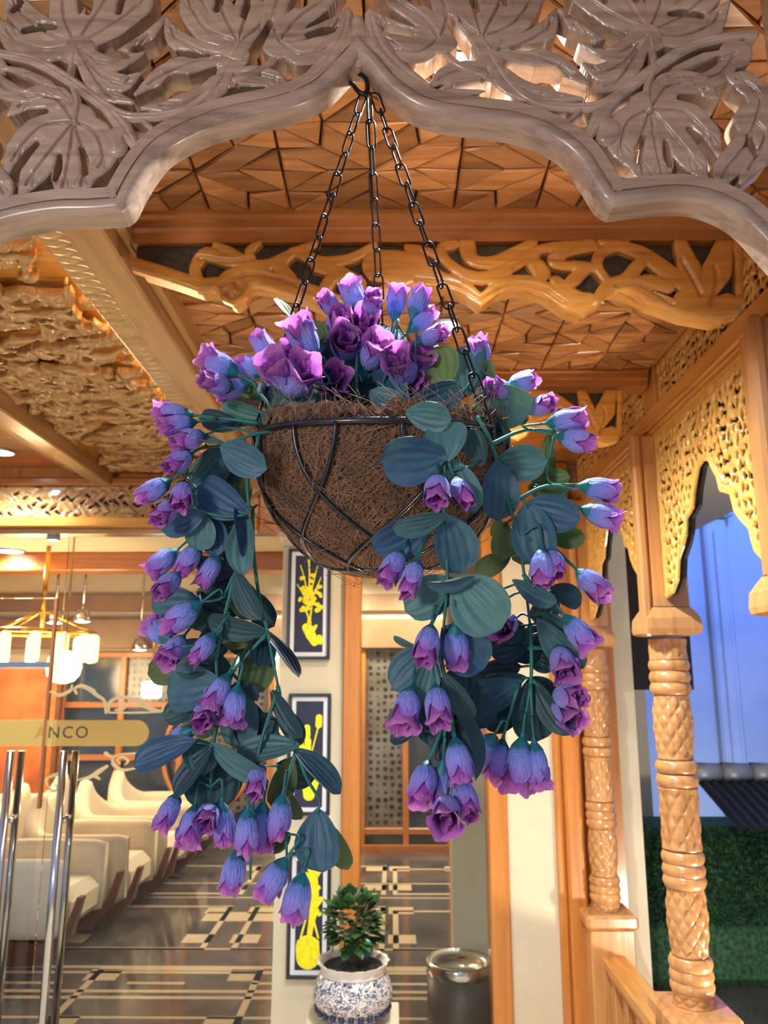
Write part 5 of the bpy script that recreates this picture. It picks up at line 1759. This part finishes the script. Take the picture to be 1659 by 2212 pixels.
# (stalk end px) -> (mouth px); 'f' marks a flower looking at the viewer: centre and a lean
FL = [((772, 677), (755, 607)), ((735, 690), (703, 645)), ((800, 682), (806, 644)), ((850, 690), (862, 620)), ((890, 685), (917, 620)), ((885, 715), (938, 668)), ((905, 740), (960, 715)),
      ('f', 733, 700, 0, 0), ('f', 783, 705, .1, 0), ('f', 747, 738, 0, -.2), ('f', 810, 757, .1, -.1), ('f', 866, 790, -.3, -.1), ('f', 905, 782, .3, 0), ('f', 888, 826, .1, -.5), ('f', 716, 822, 0, -.2),
      ('f', 650, 720, -.5, .5), ('f', 648, 766, -.2, .1), ('f', 608, 802, -.3, .1), ('f', 645, 812, .1, 0), ((592, 782), (554, 718)), ((572, 808), (508, 782)), ((512, 808), (438, 768)), ((500, 838), (447, 822)),
      ((538, 827), (462, 855)), ((415, 897), (336, 890)), ((422, 912), (350, 920)), ((440, 940), (380, 958)), ((414, 980), (360, 1012)), ((367, 1038), (297, 1080)), ((398, 1043), (386, 1100)), ((382, 1088), (338, 1124)),
      ((382, 1188), (320, 1238)), ((427, 1174), (387, 1244)), ((473, 1198), (430, 1268)), ((386, 1240), (342, 1284)), ((432, 1303), (350, 1362)), ((366, 1378), (320, 1352)), ((396, 1376), (358, 1428)), ((463, 1368), (412, 1434)),
      ((492, 1458), (452, 1532)), ((514, 1482), (498, 1570)), ((447, 1526), (434, 1562)), ((412, 1578), (370, 1602)), ((384, 1716), (348, 1788)), ((421, 1742), (406, 1824)), ((456, 1742), (443, 1782)), ((480, 1734), (484, 1830)),
      ((568, 1736), (550, 1838)), ((536, 1748), (532, 1848)), ((611, 1718), (598, 1818)), ((561, 1652), (550, 1714)), ((514, 1836), (495, 1934)), ((618, 1856), (563, 1944)), ((654, 1888), (630, 1994)),
      ((1046, 792), (1034, 738)), ((1098, 838), (1158, 816)), ((1102, 850), (1056, 832)), ((1138, 888), (1188, 868)), ((1183, 914), (1264, 904)), ((1206, 942), (1284, 962)), ((1253, 1049), (1340, 1066)), ((1258, 1099), (1340, 1128)),
      ((944, 1030), (944, 1092)), ((980, 1036), (1014, 1094)), ((867, 1192), (828, 1264)), ((902, 1212), (876, 1290)), ((1167, 1186), (1174, 1270)), ((1188, 1190), (1208, 1248)), ((1248, 1233), (1308, 1288)), ((1221, 1332), (1278, 1404)),
      ((931, 1352), (914, 1434)), ((984, 1350), (988, 1440)), ((888, 1486), (870, 1574)), ((940, 1482), (950, 1566)), ((983, 1596), (997, 1694)), ((926, 1646), (906, 1734)), ((957, 1648), (949, 1738)), ((997, 1686), (1014, 1760)),
      ((966, 1726), (962, 1778)), ((1086, 1600), (1064, 1684)), ((1067, 1590), (1038, 1642)), ((1128, 1596), (1114, 1712)), ((1154, 1604), (1164, 1704)), ((1205, 1398), (1224, 1460)), ((1198, 1500), (1250, 1508)), ((1196, 1512), (1242, 1556)), ((1110, 1338), (1074, 1362))]
# base px, tip px, width px, kind, depth shift
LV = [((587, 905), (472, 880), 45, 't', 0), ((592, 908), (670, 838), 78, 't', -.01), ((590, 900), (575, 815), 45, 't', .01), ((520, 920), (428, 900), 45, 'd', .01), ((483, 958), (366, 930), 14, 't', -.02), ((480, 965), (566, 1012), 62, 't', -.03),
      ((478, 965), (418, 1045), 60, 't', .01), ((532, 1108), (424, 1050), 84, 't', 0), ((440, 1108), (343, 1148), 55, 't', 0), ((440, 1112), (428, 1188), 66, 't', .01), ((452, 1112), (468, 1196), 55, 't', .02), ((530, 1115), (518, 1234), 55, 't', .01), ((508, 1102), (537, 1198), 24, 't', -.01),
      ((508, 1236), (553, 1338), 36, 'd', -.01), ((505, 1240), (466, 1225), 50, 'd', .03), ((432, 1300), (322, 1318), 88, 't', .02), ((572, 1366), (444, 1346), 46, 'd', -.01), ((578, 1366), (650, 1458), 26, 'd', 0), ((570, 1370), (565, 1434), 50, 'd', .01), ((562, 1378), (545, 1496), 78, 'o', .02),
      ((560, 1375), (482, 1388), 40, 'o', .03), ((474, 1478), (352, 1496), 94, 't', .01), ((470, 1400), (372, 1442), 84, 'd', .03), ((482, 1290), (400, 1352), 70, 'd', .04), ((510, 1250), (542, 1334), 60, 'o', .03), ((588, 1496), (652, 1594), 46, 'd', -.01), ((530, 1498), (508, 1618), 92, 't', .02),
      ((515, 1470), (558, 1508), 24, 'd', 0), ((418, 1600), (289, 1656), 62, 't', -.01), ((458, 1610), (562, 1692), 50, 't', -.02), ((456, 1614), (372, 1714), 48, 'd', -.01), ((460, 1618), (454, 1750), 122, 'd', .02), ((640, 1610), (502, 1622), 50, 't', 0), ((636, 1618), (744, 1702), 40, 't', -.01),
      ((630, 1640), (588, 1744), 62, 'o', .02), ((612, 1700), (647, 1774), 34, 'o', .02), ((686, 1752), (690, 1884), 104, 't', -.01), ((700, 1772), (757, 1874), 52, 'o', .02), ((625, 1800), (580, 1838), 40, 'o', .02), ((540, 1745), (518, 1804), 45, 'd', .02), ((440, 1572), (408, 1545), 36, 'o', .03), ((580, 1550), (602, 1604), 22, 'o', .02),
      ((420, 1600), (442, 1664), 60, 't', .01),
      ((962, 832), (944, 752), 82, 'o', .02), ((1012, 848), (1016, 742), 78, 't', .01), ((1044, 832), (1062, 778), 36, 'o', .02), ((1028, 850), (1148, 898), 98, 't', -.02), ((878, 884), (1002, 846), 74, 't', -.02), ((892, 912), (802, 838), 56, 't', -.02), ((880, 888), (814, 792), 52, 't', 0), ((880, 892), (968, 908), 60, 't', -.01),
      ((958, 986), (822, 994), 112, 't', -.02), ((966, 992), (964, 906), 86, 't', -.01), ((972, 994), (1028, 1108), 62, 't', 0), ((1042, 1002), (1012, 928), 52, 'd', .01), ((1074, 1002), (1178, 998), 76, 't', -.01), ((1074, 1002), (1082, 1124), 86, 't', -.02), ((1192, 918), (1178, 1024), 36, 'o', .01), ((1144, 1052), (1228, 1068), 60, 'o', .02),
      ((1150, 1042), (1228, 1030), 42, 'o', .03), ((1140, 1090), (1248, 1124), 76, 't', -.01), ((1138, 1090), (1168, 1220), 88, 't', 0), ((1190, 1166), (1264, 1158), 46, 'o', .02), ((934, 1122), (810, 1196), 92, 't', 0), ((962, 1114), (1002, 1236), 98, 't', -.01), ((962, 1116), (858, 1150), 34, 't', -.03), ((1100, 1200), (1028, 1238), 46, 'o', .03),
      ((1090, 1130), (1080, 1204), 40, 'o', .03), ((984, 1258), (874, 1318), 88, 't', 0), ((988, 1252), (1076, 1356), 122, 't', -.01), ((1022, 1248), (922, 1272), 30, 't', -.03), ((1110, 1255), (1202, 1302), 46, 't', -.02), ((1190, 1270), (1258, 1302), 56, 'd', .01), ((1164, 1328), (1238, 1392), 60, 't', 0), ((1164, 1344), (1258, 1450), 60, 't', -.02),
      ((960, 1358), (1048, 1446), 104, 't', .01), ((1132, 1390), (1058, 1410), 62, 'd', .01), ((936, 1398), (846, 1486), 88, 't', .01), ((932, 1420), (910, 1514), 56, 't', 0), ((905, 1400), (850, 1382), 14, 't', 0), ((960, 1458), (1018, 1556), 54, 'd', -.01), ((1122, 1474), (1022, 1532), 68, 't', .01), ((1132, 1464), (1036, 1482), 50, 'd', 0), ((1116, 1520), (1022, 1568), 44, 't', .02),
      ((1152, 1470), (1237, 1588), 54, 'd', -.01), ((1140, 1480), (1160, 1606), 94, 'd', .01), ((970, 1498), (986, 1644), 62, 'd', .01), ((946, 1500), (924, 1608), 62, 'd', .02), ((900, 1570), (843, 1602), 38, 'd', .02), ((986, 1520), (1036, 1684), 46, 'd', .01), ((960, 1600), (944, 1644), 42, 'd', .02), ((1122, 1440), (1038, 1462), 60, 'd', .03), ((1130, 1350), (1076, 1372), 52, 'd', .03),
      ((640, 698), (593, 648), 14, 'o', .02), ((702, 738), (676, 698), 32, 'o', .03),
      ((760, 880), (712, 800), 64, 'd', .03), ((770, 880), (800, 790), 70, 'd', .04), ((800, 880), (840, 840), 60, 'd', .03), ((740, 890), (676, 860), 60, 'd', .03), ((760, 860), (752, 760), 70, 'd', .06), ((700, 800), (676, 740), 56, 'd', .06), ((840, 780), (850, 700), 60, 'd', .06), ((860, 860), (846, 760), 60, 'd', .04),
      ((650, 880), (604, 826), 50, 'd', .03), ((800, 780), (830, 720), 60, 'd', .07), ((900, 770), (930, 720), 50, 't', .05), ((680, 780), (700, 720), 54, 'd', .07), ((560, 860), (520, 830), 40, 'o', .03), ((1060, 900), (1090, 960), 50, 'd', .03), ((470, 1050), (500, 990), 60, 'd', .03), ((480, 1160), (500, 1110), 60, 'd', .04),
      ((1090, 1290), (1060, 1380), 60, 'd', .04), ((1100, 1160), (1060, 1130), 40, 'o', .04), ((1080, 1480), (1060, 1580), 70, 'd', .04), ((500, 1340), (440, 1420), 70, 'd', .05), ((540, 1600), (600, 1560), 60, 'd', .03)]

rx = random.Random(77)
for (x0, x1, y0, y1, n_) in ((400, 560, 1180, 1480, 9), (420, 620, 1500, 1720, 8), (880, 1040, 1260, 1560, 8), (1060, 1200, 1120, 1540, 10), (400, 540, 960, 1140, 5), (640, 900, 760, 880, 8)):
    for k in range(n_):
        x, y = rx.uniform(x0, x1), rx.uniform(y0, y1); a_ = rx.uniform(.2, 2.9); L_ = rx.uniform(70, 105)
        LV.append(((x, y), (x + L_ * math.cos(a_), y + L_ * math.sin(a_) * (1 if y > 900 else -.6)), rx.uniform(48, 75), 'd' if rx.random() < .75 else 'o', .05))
SPR = {   # depth, label, stems
    'TL': (.90, 'spray of violet flowers over the upper left rim of the basket', [[(640, 900), (600, 870), (590, 800), (600, 760)], [(600, 900), (560, 850), (525, 825)], [(560, 915), (490, 905), (430, 905)]]),
    'TC': (.95, 'spray of violet flowers standing up at the top centre of the basket', [[(770, 900), (770, 800), (775, 700)], [(800, 900), (850, 760), (860, 690)], [(740, 900), (720, 850), (700, 770)], [(850, 900), (890, 800), (900, 720)]]),
    'TR': (.94, 'spray with broad leaves over the upper right rim beside the chain', [[(980, 920), (1000, 850), (1040, 800)], [(1000, 900), (1060, 860), (1130, 885)], [(930, 910), (940, 860), (950, 830)]]),
    'LS': (.89, 'short spray spreading outward from the left side of the basket', [[(600, 930), (540, 940), (480, 962), (420, 975), (380, 1030)], [(560, 940), (535, 1040), (530, 1110), (440, 1105), (400, 1050)]]),
    'LT': (.925, 'upper half of the long trail hanging at the left of the basket', [[(545, 1100), (547, 1190), (560, 1290), (578, 1366), (590, 1430), (600, 1480)], [(520, 1110), (480, 1180), (440, 1170)], [(540, 1220), (508, 1238), (480, 1290), (432, 1302)], [(578, 1366), (520, 1430), (500, 1455)], [(508, 1238), (470, 1400), (470, 1480)]]),
    'LB': (.925, 'lower end of the long left trail reaching below the pictures', [[(600, 1480), (616, 1560), (638, 1614), (662, 1680), (690, 1728), (686, 1756)], [(490, 1470), (460, 1612), (455, 1700)], [(600, 1490), (560, 1620), (545, 1740), (541, 1900)], [(640, 1620), (615, 1710), (620, 1850)]]),
    'CR': (.775, 'trail of round teal leaves hanging in front of the coir', [[(930, 905), (958, 985), (960, 1110), (966, 1250), (958, 1360)], [(958, 985), (944, 1025)], [(966, 990), (980, 1030)], [(940, 1120), (900, 1200)], [(985, 1255), (982, 1345)], [(975, 1260), (932, 1350)]]),
    'CB': (.79, 'lower end of the front trail with drooping violet buds', [[(958, 1360), (952, 1420), (970, 1500), (978, 1590)], [(930, 1420), (888, 1484)], [(935, 1420), (940, 1480)], [(965, 1500), (958, 1640)], [(960, 1560), (927, 1644)]]),
    'RT': (.86, 'long right-hand trail hanging beside the nearer column', [[(1030, 900), (1062, 960), (1090, 1060), (1118, 1150), (1132, 1240), (1145, 1350)], [(1060, 960), (1130, 930), (1200, 930)], [(1100, 1090), (1180, 1050), (1250, 1060)], [(1120, 1160), (1190, 1180), (1248, 1233)], [(1130, 1240), (1180, 1300), (1221, 1330)]]),
    'RB': (.86, 'lower end of the right-hand trail with two hanging buds', [[(1145, 1350), (1148, 1420), (1146, 1478), (1128, 1590)], [(1146, 1478), (1152, 1600)], [(1140, 1400), (1200, 1400)], [(1150, 1470), (1195, 1505)], [(1120, 1480), (1085, 1596)]]),
}


def which(x, y):
    if y < 930 and x < 700: return 'TL'
    if y < 900 and x < 925: return 'TC'
    if y < 905 and x >= 925: return 'TR'
    if y < 915 and x < 1020: return 'CR'
    if y < 1120 and x < 620: return 'LS'
    if x < 780: return 'LT' if y < 1480 else 'LB'
    if x < 1055 and y < 1385: return 'CR'
    if x < 1050: return 'CB'
    return 'RT' if y < 1385 else 'RB'


rg = random.Random(21)
SO = {}; SMB = {}; SPTS = {}
for k, (Y, lab, stems) in SPR.items():
    p = onY(*stems[0][0], Y)
    SO[k] = thing('flower_spray', tuple(p), lab, 'artificial flowers', 'artificial flower sprays in the hanging basket')
    SMB[k] = MB(); SPTS[k] = []
    for s_ in stems:
        pts = catmull([onY(x, y, Y + .006) for x, y in s_], 6)
        n = len(pts)
        SMB[k].tube(pts, list(np.linspace(.0026, .0015, n)), 7); SPTS[k] += pts


def nearest(k, p, up=True):
    best = None
    for q in SPTS[k]:
        d = (q - p).length + (.06 if up and q.z < p.z - .004 else 0)
        if best is None or d < best[0]: best = (d, q)
    return best[1]


def dview(p): return (-p).normalized()


for it in FL:
    if it[0] == 'f':
        _, x, y, lx, ly = it
        k = which(x, y + 20); Y = SPR[k][0] + rg.uniform(-.02, .02) + (.03 if k == 'TC' else 0)
        c = onY(x, y, Y - .02)
        ax = (dview(c) * .75 + Vector((lx, 0, ly)) + Vector((rg.uniform(-.25, .25), 0, rg.uniform(.35, .75)))).normalized()
        L = rg.uniform(.058, .066); b = c - ax * L * .6
    else:
        (x0_, y0_), (x1_, y1_) = it
        k = which(x0_, y0_); Y = SPR[k][0] + rg.uniform(-.02, .012)
        if k in ('TC', 'TR'): Y += rg.uniform(0, .05)
        b = onY(x0_, y0_, Y); e = onY(x1_, y1_, Y)
        d = e - b; app = d.length; L = max(app, .044)
        tilt = math.sqrt(max(0, L * L - app * app)); ax = (d + dview(b) * tilt * (1 if rg.random() < .75 else -1)).normalized()
        L *= 1.02
    m = rg.choice([0, 1, 1, 2, 3, 4]) if it[0] != 'f' else rg.choice([2, 3, 1])
    o = link('flower', PET[m], SO[k], b)
    q = ax.to_track_quat('Z', 'Y') @ Matrix.Rotation(rg.uniform(0, 6.28), 3, 'Z').to_quaternion()
    o.rotation_mode = 'QUATERNION'; o.rotation_quaternion = q
    wk = L * rg.uniform(.90, 1.04) * (1.05 if it[0] == 'f' else 1); o.scale = (wk, wk, L)
    c = bpy.data.objects.new('calyx', CAL); COL.objects.link(c); c.parent = o
    nst = nearest(k, b - ax * .02)
    if (nst - b).length > .075: nst = b + (nst - b).normalized() * .075
    pts = catmull([b - ax * L * .10, b - ax * (.02 + .25 * (nst - b).length), nst], 5)
    Mx = (Matrix.Translation(b) @ q.to_matrix().to_4x4() @ Matrix.Diagonal((wk, wk, L, 1))).inverted()
    mb = MB(); mb.tube(pts, .0014, 6); mb.v = [tuple(Mx @ Vector(v)) for v in mb.v]
    s_ = bpy.data.objects.new('stalk', mb.mesh('stalk', 'stem')); COL.objects.link(s_); s_.parent = o

for (bp, tp, w, kind, dY) in LV:
    mx_, my_ = (bp[0] + tp[0]) / 2, (bp[1] + tp[1]) / 2
    k = which(*bp) if bp[1] > 930 else which(mx_, my_)
    Y = SPR[k][0] + .012 + dY + rg.uniform(-.008, .008)
    b = onY(*bp, Y); e = onY(tp[0], tp[1], Y + rg.uniform(-.025, .012))
    a = (e - b); L = a.length; a.normalize()
    cvw = dview((b + e) / 2)
    sd = a.cross(cvw).normalized(); nn = sd.cross(a).normalized()
    mpx = L / math.hypot(tp[0] - bp[0], tp[1] - bp[1])
    Wd = w * mpx; Wr = max(Wd * 1.04, .50 * L)
    roll = math.acos(min(1, Wd / Wr)) * (1 if rg.random() < .5 else -1) + rg.uniform(-.2, .2)
    sd2 = sd * math.cos(roll) + nn * math.sin(roll); nn2 = nn * math.cos(roll) - sd * math.sin(roll)
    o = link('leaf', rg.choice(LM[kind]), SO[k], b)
    R3 = Matrix((sd2, a, nn2)).transposed()
    o.rotation_mode = 'QUATERNION'; o.rotation_quaternion = R3.to_quaternion(); o.scale = (Wr, L, (Wr + L) / 2)
    if kind == 'o': tag(o, 'yellow-green leaf underside')
    nst = nearest(k, b, False)
    if .004 < (nst - b).length < .06: SMB[k].tube([b + a * .004, b.lerp(nst, .5), nst], [.0013, .0014, .0016], 6)
    elif (nst - b).length >= .06: SMB[k].tube([b + a * .004, b + (nst - b).normalized() * .05], [.0013, .0014], 6)
for k, mb in SMB.items():
    mb.obj('stem', 'stem', SO[k])
